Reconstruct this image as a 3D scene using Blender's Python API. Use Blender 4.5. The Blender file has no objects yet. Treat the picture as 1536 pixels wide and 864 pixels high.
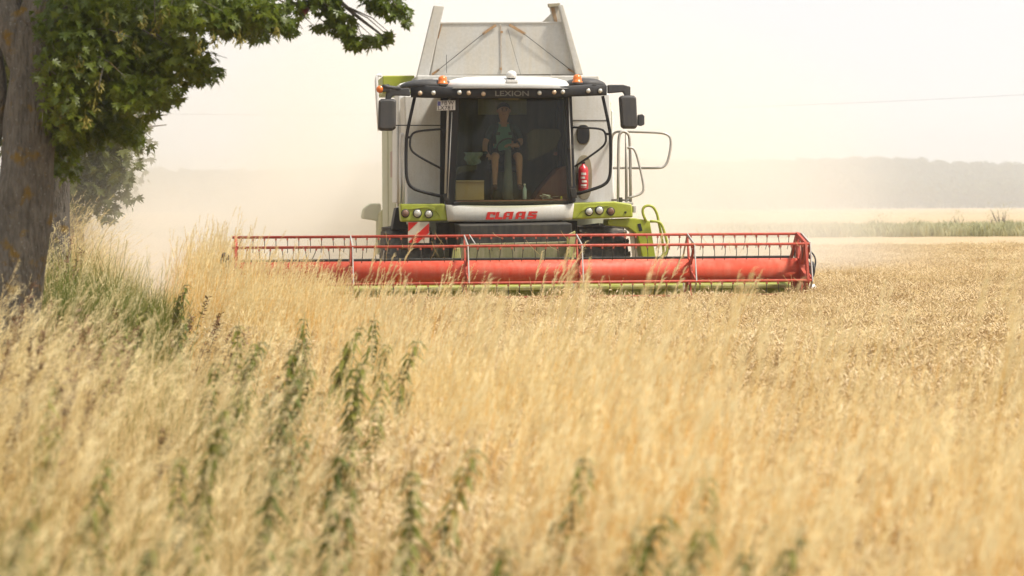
import bpy, bmesh, math, random
import numpy as np
from mathutils import Vector, Matrix, Euler

R = math.radians
scene = bpy.context.scene
COL = scene.collection

# ------------------------------------------------------------------ camera
CAM_Z, FPX, PITCH, ROLL = 2.0, 3500.0, math.atan(120 / 3500.0), R(-0.3)
cam_d = bpy.data.cameras.new('camera')
cam = bpy.data.objects.new('camera', cam_d)
COL.objects.link(cam)
cam.location = (0, 0, CAM_Z)
CAM_M = Matrix.Rotation(math.pi / 2 - PITCH, 3, 'X') @ Matrix.Rotation(ROLL, 3, 'Z')
cam.rotation_euler = CAM_M.to_euler()
cam_d.sensor_width = 36.0
cam_d.lens = FPX / 1536 * 36.0
cam_d.clip_start, cam_d.clip_end = 0.1, 9000
cam_d.dof.use_dof = True
cam_d.dof.focus_distance = 33.0
cam_d.dof.aperture_fstop = 2.8
scene.camera = cam

# ------------------------------------------------------------------ sky, sun, exposure
SUN_EL, SUN_AZ = R(58), R(72)       # hazy sun high on the right; azimuth from behind the camera towards the right
sun_dir = Vector((math.cos(SUN_EL) * math.sin(SUN_AZ), -math.cos(SUN_EL) * math.cos(SUN_AZ), math.sin(SUN_EL)))
world = bpy.data.worlds.new('World')
scene.world = world
world.use_nodes = True
wn, wl = world.node_tree.nodes, world.node_tree.links
wn.clear()
w_out = wn.new('ShaderNodeOutputWorld')
w_bg = wn.new('ShaderNodeBackground')
w_bg.inputs['Strength'].default_value = 0.1
w_sky = wn.new('ShaderNodeTexSky')
w_sky.sky_type = 'NISHITA'
w_sky.sun_disc = False
w_sky.sun_elevation = SUN_EL
w_sky.sun_rotation = math.atan2(sun_dir.x, sun_dir.y)
w_sky.dust_density = 6.0
w_sky.air_density = 1.5
w_mix = wn.new('ShaderNodeMixRGB')              # thin even cloud veils the blue almost everywhere
w_mix.inputs[0].default_value = 0.9
w_mix.inputs[2].default_value = (5.35, 5.5, 5.7, 1)
wl.new(w_sky.outputs[0], w_mix.inputs[1])
wl.new(w_mix.outputs[0], w_bg.inputs['Color'])
wl.new(w_bg.outputs[0], w_out.inputs['Surface'])

sun_d = bpy.data.lights.new('sun', 'SUN')
sun_d.energy = 3.7
sun_d.angle = R(8)
sun_d.color = (1.0, 0.945, 0.86)
sun = bpy.data.objects.new('sun', sun_d)
COL.objects.link(sun)
sun.rotation_euler = (-sun_dir).to_track_quat('-Z', 'Y').to_euler()

vs = scene.view_settings
vs.view_transform = 'Standard'
vs.look = 'None'
vs.exposure = 0.92
vs.gamma = 1.0
vs.use_curve_mapping = False
cy = scene.cycles
cy.use_denoising = True
cy.max_bounces = 8
cy.diffuse_bounces = 4
cy.glossy_bounces = 3
cy.transmission_bounces = 4
cy.transparent_max_bounces = 12
cy.volume_bounces = 3
cy.use_adaptive_sampling = True
cy.adaptive_threshold = 0.02
cy.caustics_reflective = cy.caustics_refractive = False
cy.volume_max_steps = 128
cy.volume_step_rate = 1.0
cy.sample_clamp_indirect = 6.0

# ------------------------------------------------------------------ the place's frame
def ray(px, py):
    return CAM_M @ Vector(((px - 768) / FPX, (432 - py) / FPX, -1.0))

def at(px, py, Y):
    """World point at depth Y seen at a spot of the photograph."""
    d = ray(px, py)
    return Vector((0, 0, CAM_Z)) + d * (Y / d.y)

YAW = R(7.0)
ORIG = Vector((0.08, 34.2, 0.0))
INV = Matrix.Rotation(-YAW, 3, 'Z')

def L(px, py, ly):
    """Machine-local point at machine depth ly (0 = reel axis, + to the rear)."""
    o = INV @ (Vector((0, 0, CAM_Z)) - ORIG)
    d = INV @ ray(px, py)
    return o + d * ((ly - o.y) / d.y)

def to_local(x, y):
    c, s = math.cos(-YAW), math.sin(-YAW)
    dx, dy = x - ORIG.x, y - ORIG.y
    return dx * c - dy * s, dx * s + dy * c

def edge_x(Y):                       # the line where the verge meets the wheat
    return -4.13 - 0.169 * (Y - 33)

def sstep(a, b, x):
    t = np.clip((x - a) / (b - a), 0, 1)
    return t * t * (3 - 2 * t)

def ground_z(x, y):
    """Ground height: flat field, a low road bank on the left, slow rise far away."""
    x, y = np.asarray(x, float), np.asarray(y, float)
    s = x - edge_x(np.clip(y, 0, 400))
    amp = 0.42 + 0.38 * sstep(18, 32, y)
    bank = amp * sstep(-0.5, -2.4, s) * (1 - sstep(200, 500, y))
    return bank

# ------------------------------------------------------------------ materials
MATS = {}
def new_mat(name):
    m = bpy.data.materials.new(name)
    m.use_nodes = True
    m.node_tree.nodes.clear()
    MATS[name] = m
    return m, m.node_tree.nodes, m.node_tree.links

def rgba(c):
    return (c[0], c[1], c[2], 1)

def paint(name, color, rough=0.45, dust=0.25, metallic=0.0, scale=3.0, bump=0.0, spec=0.5, dustcol=(0.50, 0.42, 0.29)):
    """Painted or bare surface with a patchy film of field dust, a few scuffs, uneven gloss."""
    m, n, l = new_mat(name)
    out = n.new('ShaderNodeOutputMaterial')
    b = n.new('ShaderNodeBsdfPrincipled')
    tc = n.new('ShaderNodeTexCoord')
    nz = n.new('ShaderNodeTexNoise'); nz.inputs['Scale'].default_value = scale; nz.inputs['Detail'].default_value = 7; nz.inputs['Roughness'].default_value = 0.65
    nf = n.new('ShaderNodeTexNoise'); nf.inputs['Scale'].default_value = scale * 14; nf.inputs['Detail'].default_value = 3
    l.new(tc.outputs['Object'], nz.inputs['Vector']); l.new(tc.outputs['Object'], nf.inputs['Vector'])
    mr = n.new('ShaderNodeMapRange'); mr.inputs[1].default_value = 0.35; mr.inputs[2].default_value = 0.75
    mr.inputs[3].default_value = dust * 0.35; mr.inputs[4].default_value = dust * 1.5
    l.new(nz.outputs[0], mr.inputs[0])
    mp = n.new('ShaderNodeMapping'); mp.inputs['Scale'].default_value = (7, 7, 0.7)
    ns = n.new('ShaderNodeTexNoise'); ns.inputs['Scale'].default_value = 2.2; ns.inputs['Detail'].default_value = 5
    l.new(tc.outputs['Object'], mp.inputs[0]); l.new(mp.outputs[0], ns.inputs['Vector'])
    sr = n.new('ShaderNodeMapRange'); sr.inputs[1].default_value = 0.35; sr.inputs[2].default_value = 0.7; sr.inputs[3].default_value = 0.5; sr.inputs[4].default_value = 1.7
    l.new(ns.outputs[0], sr.inputs[0])
    sm = n.new('ShaderNodeMath'); sm.operation = 'MULTIPLY'; l.new(mr.outputs[0], sm.inputs[0]); l.new(sr.outputs[0], sm.inputs[1])
    mx = n.new('ShaderNodeMixRGB'); mx.inputs[1].default_value = rgba(color); mx.inputs[2].default_value = rgba(dustcol)
    l.new(sm.outputs[0], mx.inputs[0])
    m2 = n.new('ShaderNodeMixRGB'); m2.blend_type = 'MULTIPLY'; m2.inputs[0].default_value = 0.25
    l.new(mx.outputs[0], m2.inputs[1]); l.new(nf.outputs[0], m2.inputs[2])
    l.new(m2.outputs[0], b.inputs['Base Color'])
    rr = n.new('ShaderNodeMapRange'); rr.inputs[3].default_value = max(0.05, rough - 0.1); rr.inputs[4].default_value = min(1, rough + 0.3)
    l.new(nz.outputs[0], rr.inputs[0]); l.new(rr.outputs[0], b.inputs['Roughness'])
    b.inputs['Metallic'].default_value = metallic
    b.inputs['Specular IOR Level'].default_value = spec
    if bump:
        bp = n.new('ShaderNodeBump'); bp.inputs['Strength'].default_value = bump; bp.inputs['Distance'].default_value = 0.02
        l.new(nf.outputs[0], bp.inputs['Height']); l.new(bp.outputs[0], b.inputs['Normal'])
    l.new(b.outputs[0], out.inputs['Surface'])
    return m

def plant_mat(name, c1, c2, trans=0.35, rough=0.6, patch=0.5, c3=None, spec=0.25):
    """Leaf or straw: two tones varied by instance and by patches of the ground, light shining through."""
    m, n, l = new_mat(name)
    out = n.new('ShaderNodeOutputMaterial')
    oi = n.new('ShaderNodeObjectInfo')
    geo = n.new('ShaderNodeNewGeometry')
    nz = n.new('ShaderNodeTexNoise'); nz.inputs['Scale'].default_value = patch; nz.inputs['Detail'].default_value = 3
    l.new(geo.outputs['Position'], nz.inputs['Vector'])
    nf = n.new('ShaderNodeTexNoise'); nf.inputs['Scale'].default_value = 31.0; nf.inputs['Detail'].default_value = 2
    l.new(geo.outputs['Position'], nf.inputs['Vector'])
    a = n.new('ShaderNodeMath'); a.operation = 'MULTIPLY_ADD'; a.inputs[1].default_value = 0.35
    l.new(oi.outputs['Random'], a.inputs[0]); l.new(nz.outputs[0], a.inputs[2])
    a2 = n.new('ShaderNodeMath'); a2.operation = 'MULTIPLY_ADD'; a2.inputs[1].default_value = 0.5
    l.new(nf.outputs[0], a2.inputs[0]); l.new(a.outputs[0], a2.inputs[2])
    mr = n.new('ShaderNodeMapRange'); mr.inputs[1].default_value = 0.6; mr.inputs[2].default_value = 1.25
    l.new(a2.outputs[0], mr.inputs[0])
    cr = n.new('ShaderNodeValToRGB')
    cr.color_ramp.elements[0].color = rgba(c1); cr.color_ramp.elements[1].color = rgba(c2)
    if c3:
        e = cr.color_ramp.elements.new(0.5); e.color = rgba(c3)
    l.new(mr.outputs[0], cr.inputs[0])
    b = n.new('ShaderNodeBsdfPrincipled'); b.inputs['Roughness'].default_value = rough; b.inputs['Specular IOR Level'].default_value = spec
    t = n.new('ShaderNodeBsdfTranslucent')
    l.new(cr.outputs[0], b.inputs['Base Color']); l.new(cr.outputs[0], t.inputs['Color'])
    ms = n.new('ShaderNodeMixShader'); ms.inputs[0].default_value = trans
    l.new(b.outputs[0], ms.inputs[1]); l.new(t.outputs[0], ms.inputs[2]); l.new(ms.outputs[0], out.inputs['Surface'])
    return m

M_white = paint('white_paint', (0.76, 0.75, 0.72), 0.4, 0.16)
M_fascia = paint('fascia_paint', (0.58, 0.56, 0.50), 0.35, 0.2)
M_grey = paint('grey_panel', (0.72, 0.71, 0.67), 0.5, 0.22)
M_tank = paint('tank_sheet', (0.50, 0.49, 0.46), 0.45, 0.3, scale=1.6)
M_green = paint('lime_paint', (0.33, 0.37, 0.006), 0.35, 0.10)
M_greend = paint('dusty_lime_paint', (0.30, 0.33, 0.02), 0.55, 0.45)
M_shadow_olive = paint('dusty_shadow_olive', (0.13, 0.135, 0.035), 0.6, 0.3)  # lime darkened to olive: shade round the feeder put into the colour, plus dust
M_red = paint('red_paint', (0.58, 0.05, 0.018), 0.45, 0.12, spec=0.3)
M_redbar = paint('red_bar_paint', (0.40, 0.032, 0.014), 0.5, 0.14, spec=0.3)
M_silver = paint('worn_steel', (0.55, 0.53, 0.50), 0.4, 0.3, metallic=0.5)
M_tube = paint('galvanised_tube', (0.48, 0.47, 0.44), 0.45, 0.3, metallic=0.3)
M_black = paint('black_plastic', (0.013, 0.013, 0.015), 0.5, 0.02, spec=0.3)
M_blackd = paint('dusty_black', (0.014, 0.014, 0.014), 0.6, 0.07, spec=0.3)
M_dgrey = paint('dark_grey_plastic', (0.038, 0.038, 0.041), 0.5, 0.05, spec=0.35)
M_rubber = paint('tyre_rubber', (0.032, 0.032, 0.035), 0.75, 0.2, bump=0.3)
M_rust = paint('rust', (0.30, 0.15, 0.05), 0.8, 0.3, scale=12)
M_orange = paint('amber_lens', (0.75, 0.17, 0.012), 0.18, 0.05)
M_lens = paint('lamp_lens', (0.62, 0.60, 0.52), 0.12, 0.1, metallic=0.4)
M_lensw = paint('warm_lamp_lens', (0.55, 0.40, 0.26), 0.15, 0.1, metallic=0.2)
M_lensr = paint('brown_lamp_lens', (0.16, 0.07, 0.04), 0.2, 0.1)
M_chrome = paint('lamp_rim', (0.10, 0.10, 0.10), 0.3, 0.1, metallic=0.5)
M_inter = paint('cab_trim', (0.034, 0.036, 0.013), 0.7, 0.06)
M_intgreen = paint('olive_panel', (0.14, 0.15, 0.03), 0.5, 0.15)
M_maroon = paint('maroon_panel', (0.13, 0.028, 0.025), 0.6, 0.1)
M_card = paint('cardboard', (0.42, 0.31, 0.17), 0.85, 0.1)
M_teal = paint('teal_cloth', (0.15, 0.21, 0.22), 0.9, 0.05)
M_paper = paint('white_paper', (0.6, 0.62, 0.58), 0.8, 0.05)
M_ext = paint('extinguisher_red', (0.60, 0.015, 0.03), 0.25, 0.05)
M_niche = paint('niche_beige', (0.28, 0.24, 0.15), 0.6, 0.2)
M_platew = paint('plate_white', (0.72, 0.68, 0.62), 0.5, 0.12)
M_plateb = paint('plate_blue', (0.06, 0.06, 0.25), 0.5, 0.1)
M_ink = paint('plate_ink', (0.06, 0.045, 0.04), 0.6, 0.1)
M_warnr = paint('warning_red', (0.60, 0.018, 0.010), 0.5, 0.02, spec=0.25)
M_warnw = paint('warning_white', (0.60, 0.50, 0.38), 0.45, 0.3)
M_letter = paint('letter_red', (0.52, 0.018, 0.012), 0.5, 0.02, spec=0.25)
M_letterg = paint('letter_grey', (0.16, 0.15, 0.12), 0.5, 0.1)
M_skin = paint('skin', (0.33, 0.18, 0.115), 0.55, 0.0)
M_shirt = paint('teal_shirt', (0.085, 0.20, 0.17), 0.9, 0.0)
M_sleeve = paint('dark_sleeve', (0.03, 0.045, 0.045), 0.9, 0.0)
M_shorts = paint('dark_shorts', (0.025, 0.03, 0.032), 0.9, 0.0)
M_hair = paint('brown_hair', (0.035, 0.022, 0.014), 0.8, 0.0)
M_shoe = paint('brown_shoe', (0.10, 0.045, 0.02), 0.8, 0.0)
M_eye = paint('eye', (0.02, 0.015, 0.012), 0.3, 0.0)
M_water = paint('bottle_plastic', (0.35, 0.45, 0.5), 0.15, 0.0)
M_cream = paint('cream_side', (0.58, 0.60, 0.42), 0.5, 0.3, scale=1.2)

def glass_mat():
    m, n, l = new_mat('cab_glass')
    out = n.new('ShaderNodeOutputMaterial')
    tr = n.new('ShaderNodeBsdfTransparent'); tr.inputs[0].default_value = (0.78, 0.80, 0.60, 1)
    gl = n.new('ShaderNodeBsdfGlossy'); gl.inputs['Roughness'].default_value = 0.03; gl.inputs[0].default_value = (0.9, 0.9, 0.9, 1)
    df = n.new('ShaderNodeBsdfDiffuse'); df.inputs[0].default_value = (0.36, 0.31, 0.21, 1)
    fr = n.new('ShaderNodeFresnel'); fr.inputs[0].default_value = 1.30
    nz = n.new('ShaderNodeTexNoise'); nz.inputs['Scale'].default_value = 6; nz.inputs['Detail'].default_value = 8
    tc = n.new('ShaderNodeTexCoord'); mp = n.new('ShaderNodeMapping'); mp.inputs['Scale'].default_value = (3, 1, 0.6)
    l.new(tc.outputs['Object'], mp.inputs[0]); l.new(mp.outputs[0], nz.inputs['Vector'])
    mr = n.new('ShaderNodeMapRange'); mr.inputs[1].default_value = 0.4; mr.inputs[2].default_value = 0.8; mr.inputs[3].default_value = 0.002; mr.inputs[4].default_value = 0.022
    l.new(nz.outputs[0], mr.inputs[0])
    a = n.new('ShaderNodeMixShader'); l.new(mr.outputs[0], a.inputs[0]); l.new(tr.outputs[0], a.inputs[1]); l.new(df.outputs[0], a.inputs[2])
    b = n.new('ShaderNodeMixShader'); l.new(fr.outputs[0], b.inputs[0]); l.new(a.outputs[0], b.inputs[1]); l.new(gl.outputs[0], b.inputs[2])
    l.new(b.outputs[0], out.inputs['Surface'])
    return m
M_glass = glass_mat()

# ------------------------------------------------------------------ mesh helpers
class MB:
    """Collects faces; build() links them as one mesh object."""
    def __init__(self):
        self.v, self.f, self.m = [], [], []
    def add(self, vs, fs, mi=0):
        o = len(self.v)
        self.v += [tuple(x) for x in vs]
        self.f += [tuple(i + o for i in f) for f in fs]
        self.m += [mi] * len(fs)
        return self
    def box(self, lo, hi, mi=0):
        x0, y0, z0 = lo; x1, y1, z1 = hi
        return self.add([(x0, y0, z0), (x1, y0, z0), (x1, y1, z0), (x0, y1, z0), (x0, y0, z1), (x1, y0, z1), (x1, y1, z1), (x0, y1, z1)],
                        [(0, 3, 2, 1), (4, 5, 6, 7), (0, 1, 5, 4), (1, 2, 6, 5), (2, 3, 7, 6), (3, 0, 4, 7)], mi)
    def hexa(self, front, back, mi=0):
        """Prism between two polygons with the same number of points."""
        n = len(front)
        fs = [tuple(range(n)), tuple(range(2 * n - 1, n - 1, -1))]
        for i in range(n):
            j = (i + 1) % n
            fs.append((i, i + n, j + n, j))
        return self.add(list(front) + list(back), fs, mi)
    def tube(self, pts, rad, n=8, mi=0, cap=True):
        pts = [Vector(p) for p in pts]
        rs = rad if hasattr(rad, '__len__') else [rad] * len(pts)
        o = len(self.v); up = None
        for i, p in enumerate(pts):
            t = (pts[min(i + 1, len(pts) - 1)] - pts[max(i - 1, 0)])
            t = t.normalized() if t.length > 1e-9 else Vector((0, 0, 1))
            if up is None:
                up = Vector((0, 0, 1)) if abs(t.z) < 0.9 else Vector((1, 0, 0))
            a = t.cross(up)
            a = a.normalized() if a.length > 1e-6 else t.orthogonal().normalized()
            b = a.cross(t).normalized(); up = b
            for k in range(n):
                w = 2 * math.pi * k / n
                self.v.append(tuple(p + (a * math.cos(w) + b * math.sin(w)) * rs[i]))
        c = 0
        for i in range(len(pts) - 1):
            for k in range(n):
                k2 = (k + 1) % n
                self.f.append((o + i * n + k, o + i * n + k2, o + (i + 1) * n + k2, o + (i + 1) * n + k)); c += 1
        if cap:
            self.f.append(tuple(o + k for k in range(n - 1, -1, -1))); c += 1
            e = o + (len(pts) - 1) * n
            self.f.append(tuple(e + k for k in range(n))); c += 1
        self.m += [mi] * c
        return self
    def lathe(self, prof, org, axis='z', n=16, mi=0):
        """prof: (radius, height) pairs turned round an axis through org."""
        org = Vector(org); o = len(self.v); c = 0
        for r, h in prof:
            for k in range(n):
                w = 2 * math.pi * k / n
                q = (r * math.cos(w), r * math.sin(w), h)
                q = {'z': q, 'y': (q[0], h, q[1]), 'x': (h, q[0], q[1])}[axis]
                self.v.append(tuple(org + Vector(q)))
        for i in range(len(prof) - 1):
            for k in range(n):
                k2 = (k + 1) % n
                self.f.append((o + i * n + k, o + i * n + k2, o + (i + 1) * n + k2, o + (i + 1) * n + k)); c += 1
        self.f.append(tuple(o + k for k in range(n - 1, -1, -1))); c += 1
        e = o + (len(prof) - 1) * n
        self.f.append(tuple(e + k for k in range(n))); c += 1
        self.m += [mi] * c
        return self
    def mesh(self, name, mats, smooth=False):
        me = bpy.data.meshes.new(name)
        me.from_pydata(self.v, [], self.f)
        for m in (mats if isinstance(mats, (list, tuple)) else [mats]):
            me.materials.append(m)
        me.polygons.foreach_set('material_index', self.m)
        if smooth:
            me.polygons.foreach_set('use_smooth', [True] * len(self.f))
        bm = bmesh.new(); bm.from_mesh(me); bmesh.ops.recalc_face_normals(bm, faces=bm.faces); bm.to_mesh(me); bm.free()
        me.update()
        return me
    def build(self, name, mats, parent=None, smooth=False, bevel=0.0, seg=2):
        return link(name, self.mesh(name, mats, smooth), parent, bevel, seg)

def link(name, me, parent=None, bevel=0.0, seg=2):
    o = bpy.data.objects.new(name, me)
    COL.objects.link(o)
    if parent is not None:
        o.parent = parent
    if bevel:
        b = o.modifiers.new('bevel', 'BEVEL'); b.width = bevel; b.segments = seg; b.limit_method = 'ANGLE'; b.angle_limit = R(40)
        me.polygons.foreach_set('use_smooth', [True] * len(me.polygons))
        w = o.modifiers.new('wn', 'WEIGHTED_NORMAL'); w.keep_sharp = True
    return o

def tag(o, label=None, cat=None, group=None, kind=None):
    for k, v in (('label', label), ('category', cat), ('group', group), ('kind', kind)):
        if v:
            o[k] = v
    return o

def empty(name, loc=(0, 0, 0), rz=0.0):
    o = bpy.data.objects.new(name, None)
    COL.objects.link(o)
    o.location = loc; o.rotation_euler = (0, 0, rz)
    o.empty_display_size = 0.2
    return o

def rounded(pts, it=3, closed=False):
    """Corner-cutting: a bent rail from its corner points."""
    pts = [Vector(p) for p in pts]
    for _ in range(it):
        q = [] if closed else [pts[0]]
        n = len(pts)
        for i in range(n if closed else n - 1):
            a, b = pts[i], pts[(i + 1) % n]
            ln = (b - a).length
            k = min(0.25, 0.09 / max(ln, 1e-6)) if _ == 0 else 0.25
            if i > 0 or closed: q.append(a.lerp(b, k))
            if i < n - 2 or closed: q.append(a.lerp(b, 1 - k))
        if not closed: q.append(pts[-1])
        pts = q
    if closed: pts.append(pts[0])
    return pts
# ------------------------------------------------------------------ ground
def build_ground():
    ys = np.concatenate([np.linspace(-12, 80, 120), np.geomspace(82, 6000, 60)])
    xs = np.concatenate([-np.geomspace(5000, 13, 40), np.linspace(-12, 20, 90), np.geomspace(21, 5000, 40)])
    X, Y = np.meshgrid(xs, ys)
    Z = ground_z(X, Y)
    rng = np.random.default_rng(3)
    near = (Y < 90) & (np.abs(X) < 25)
    Z = Z + np.where(near, rng.normal(0, 0.012, X.shape), 0)
    nx, ny = len(xs), len(ys)
    v = np.stack([X.ravel(), Y.ravel(), Z.ravel()], 1)
    i = np.arange(nx * ny).reshape(ny, nx)
    f = np.stack([i[:-1, :-1].ravel(), i[:-1, 1:].ravel(), i[1:, 1:].ravel(), i[1:, :-1].ravel()], 1)
    me = bpy.data.meshes.new('ground')
    me.from_pydata(v.tolist(), [], f.tolist())
    m, n, l = new_mat('straw_soil')
    out = n.new('ShaderNodeOutputMaterial'); b = n.new('ShaderNodeBsdfPrincipled'); b.inputs['Roughness'].default_value = 0.95
    geo = n.new('ShaderNodeNewGeometry')
    a = n.new('ShaderNodeTexNoise'); a.inputs['Scale'].default_value = 0.25; a.inputs['Detail'].default_value = 9; a.inputs['Roughness'].default_value = 0.7
    c = n.new('ShaderNodeTexNoise'); c.inputs['Scale'].default_value = 9; c.inputs['Detail'].default_value = 6
    big = n.new('ShaderNodeTexNoise'); big.inputs['Scale'].default_value = 0.012; big.inputs['Detail'].default_value = 4
    for t in (a, c, big): l.new(geo.outputs['Position'], t.inputs['Vector'])
    r1 = n.new('ShaderNodeValToRGB')
    r1.color_ramp.elements[0].position = 0.3; r1.color_ramp.elements[0].color = (0.27, 0.17, 0.08, 1)
    r1.color_ramp.elements[1].position = 0.7; r1.color_ramp.elements[1].color = (0.50, 0.38, 0.20, 1)
    l.new(a.outputs[0], r1.inputs[0])
    mx = n.new('ShaderNodeMixRGB'); mx.blend_type = 'MULTIPLY'; mx.inputs[0].default_value = 0.55
    l.new(r1.outputs[0], mx.inputs[1]); l.new(c.outputs[0], mx.inputs[2])
    m2 = n.new('ShaderNodeMixRGB'); m2.inputs[2].default_value = (0.44, 0.32, 0.17, 1)
    l.new(big.outputs[0], m2.inputs[0]); l.new(mx.outputs[0], m2.inputs[1])
    l.new(m2.outputs[0], b.inputs['Base Color'])
    bp = n.new('ShaderNodeBump'); bp.inputs['Strength'].default_value = 0.5; bp.inputs['Distance'].default_value = 0.05
    l.new(c.outputs[0], bp.inputs['Height']); l.new(bp.outputs[0], b.inputs['Normal'])
    l.new(b.outputs[0], out.inputs['Surface'])
    me.materials.append(m)
    o = link('ground', me)
    tag(o, 'flat straw coloured field soil with a low road bank at its edge', 'ground', kind='structure')
build_ground()

# far hillside behind the fields
def hill_h(x, y):
    """Terrain height of the wooded rise, 1900 to 2500 m off."""
    ridge = 28 + 5 * np.sin(x / 150.0 + 0.9) + 3.0 * np.sin(x / 66.0 + 2.0)
    ridge = ridge - 9 * sstep(400, 1400, np.abs(x - 190))
    return -0.4 + ridge * sstep(1850, 2300, y) * (1 - 0.6 * sstep(2700, 3300, y))

def build_hill():
    xs = np.linspace(-1900, 1900, 160); ys = np.linspace(1835, 3300, 40)
    X, Y = np.meshgrid(xs, ys); Z = hill_h(X, Y)
    i = np.arange(X.size).reshape(X.shape)
    f = np.stack([i[:-1, :-1].ravel(), i[:-1, 1:].ravel(), i[1:, 1:].ravel(), i[1:, :-1].ravel()], 1)
    me = bpy.data.meshes.new('hill')
    me.from_pydata(np.stack([X.ravel(), Y.ravel(), Z.ravel()], 1).tolist(), [], f.tolist())
    me.materials.append(paint('woodland_floor', (0.05, 0.07, 0.03), 0.95, 0.2, scale=0.02))
    tag(link('hill', me), 'low wooded rise far behind the fields', 'hill', kind='structure')
build_hill()

# ------------------------------------------------------------------ scatter: points carrying rotation, size and kind, drawn by geometry nodes
def scatter(name, protos, P, rot, scl, idx):
    coll = bpy.data.collections.new(name + '_kinds')
    for k, me in enumerate(protos):
        coll.objects.link(bpy.data.objects.new('%s_kind_%02d' % (name, k), me))
    me = bpy.data.meshes.new(name)
    me.from_pydata([tuple(p) for p in P], [], [])
    a = me.attributes.new('rot', 'FLOAT_VECTOR', 'POINT'); a.data.foreach_set('vector', np.asarray(rot, np.float32).ravel())
    a = me.attributes.new('scl', 'FLOAT_VECTOR', 'POINT'); a.data.foreach_set('vector', np.asarray(scl, np.float32).ravel())
    a = me.attributes.new('idx', 'INT', 'POINT'); a.data.foreach_set('value', np.asarray(idx, np.int32))
    o = link(name, me)
    ng = bpy.data.node_groups.new(name + '_scatter', 'GeometryNodeTree')
    ng.interface.new_socket('Geometry', in_out='INPUT', socket_type='NodeSocketGeometry')
    ng.interface.new_socket('Geometry', in_out='OUTPUT', socket_type='NodeSocketGeometry')
    N, K = ng.nodes, ng.links
    gi, go = N.new('NodeGroupInput'), N.new('NodeGroupOutput')
    ci = N.new('GeometryNodeCollectionInfo'); ci.inputs['Collection'].default_value = coll
    ci.inputs['Separate Children'].default_value = True; ci.inputs['Reset Children'].default_value = True
    ip = N.new('GeometryNodeInstanceOnPoints'); ip.inputs['Pick Instance'].default_value = True
    def attr(nm, ty):
        a = N.new('GeometryNodeInputNamedAttribute'); a.data_type = ty; a.inputs['Name'].default_value = nm
        return a.outputs['Attribute']
    er = N.new('FunctionNodeEulerToRotation')
    K.new(gi.outputs[0], ip.inputs['Points']); K.new(ci.outputs[0], ip.inputs['Instance'])
    K.new(attr('idx', 'INT'), ip.inputs['Instance Index'])
    K.new(attr('rot', 'FLOAT_VECTOR'), er.inputs[0]); K.new(er.outputs[0], ip.inputs['Rotation'])
    K.new(attr('scl', 'FLOAT_VECTOR'), ip.inputs['Scale'])
    K.new(ip.outputs[0], go.inputs[0])
    o.modifiers.new('scatter', 'NODES').node_group = ng
    return o

rs = np.random.RandomState(11)
rnd = random.Random(5)

def ribbon(mb, pts, widths, side, mi=0):
    """Thin blade: a strip through pts, widened along side."""
    o = len(mb.v); side = Vector(side)
    for p, w in zip(pts, widths):
        mb.v.append(tuple(Vector(p) - side * (w / 2))); mb.v.append(tuple(Vector(p) + side * (w / 2)))
    for i in range(len(pts) - 1):
        mb.f.append((o + 2 * i, o + 2 * i + 1, o + 2 * i + 3, o + 2 * i + 2)); mb.m.append(mi)

def arc(base, h, lean, az, droop, n=5):
    """Points of a stem that rises, leans and nods over."""
    d = Vector((math.cos(az), math.sin(az), 0)); out = []
    for i in range(n):
        t = i / (n - 1)
        out.append(Vector(base) + d * (lean * t ** 1.7 * h) + Vector((0, 0, h * (t - droop * t ** 3))))
    return out

def mesh_fast(mb, name, mats):
    me = bpy.data.meshes.new(name)
    me.from_pydata(mb.v, [], mb.f)
    for m in mats: me.materials.append(m)
    me.polygons.foreach_set('material_index', mb.m)
    me.polygons.foreach_set('use_smooth', [True] * len(mb.f))
    me.update()
    return me

# straw tones: seed heads are pale, stalks tan to orange
M_head = plant_mat('pale_seed_heads', (0.80, 0.645, 0.325), (0.85, 0.745, 0.46), 0.45, patch=0.6)
M_stalk = plant_mat('straw_stalks', (0.71, 0.335, 0.045), (0.80, 0.60, 0.235), 0.4, patch=0.38)
M_straw2 = plant_mat('lodged_straw', (0.44, 0.285, 0.085), (0.80, 0.65, 0.35), 0.34, patch=1.3)
M_olive = plant_mat('olive_blades', (0.20, 0.20, 0.05), (0.42, 0.34, 0.13), 0.4, patch=0.7)
M_grass = plant_mat('green_blades', (0.07, 0.115, 0.016), (0.19, 0.21, 0.04), 0.45, patch=0.8)
M_ear = plant_mat('wheat_ears', (0.58, 0.42, 0.22), (0.80, 0.67, 0.44), 0.38, patch=0.5, c3=(0.72, 0.57, 0.34))
M_wstalk = plant_mat('wheat_straw', (0.58, 0.42, 0.18), (0.76, 0.60, 0.33), 0.3, patch=0.5)
M_deadleaf = plant_mat('dead_leaves', (0.20, 0.12, 0.04), (0.34, 0.22, 0.09), 0.3, patch=1.5)
M_brown = plant_mat('brown_seed_spikes', (0.10, 0.05, 0.022), (0.19, 0.10, 0.045), 0.1, patch=2.0)
M_nettle = plant_mat('nettle_leaves', (0.085, 0.105, 0.014), (0.24, 0.23, 0.045), 0.45, patch=2.5)
M_nstem = plant_mat('nettle_stems', (0.10, 0.10, 0.03), (0.17, 0.15, 0.05), 0.1, patch=3.0)

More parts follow.
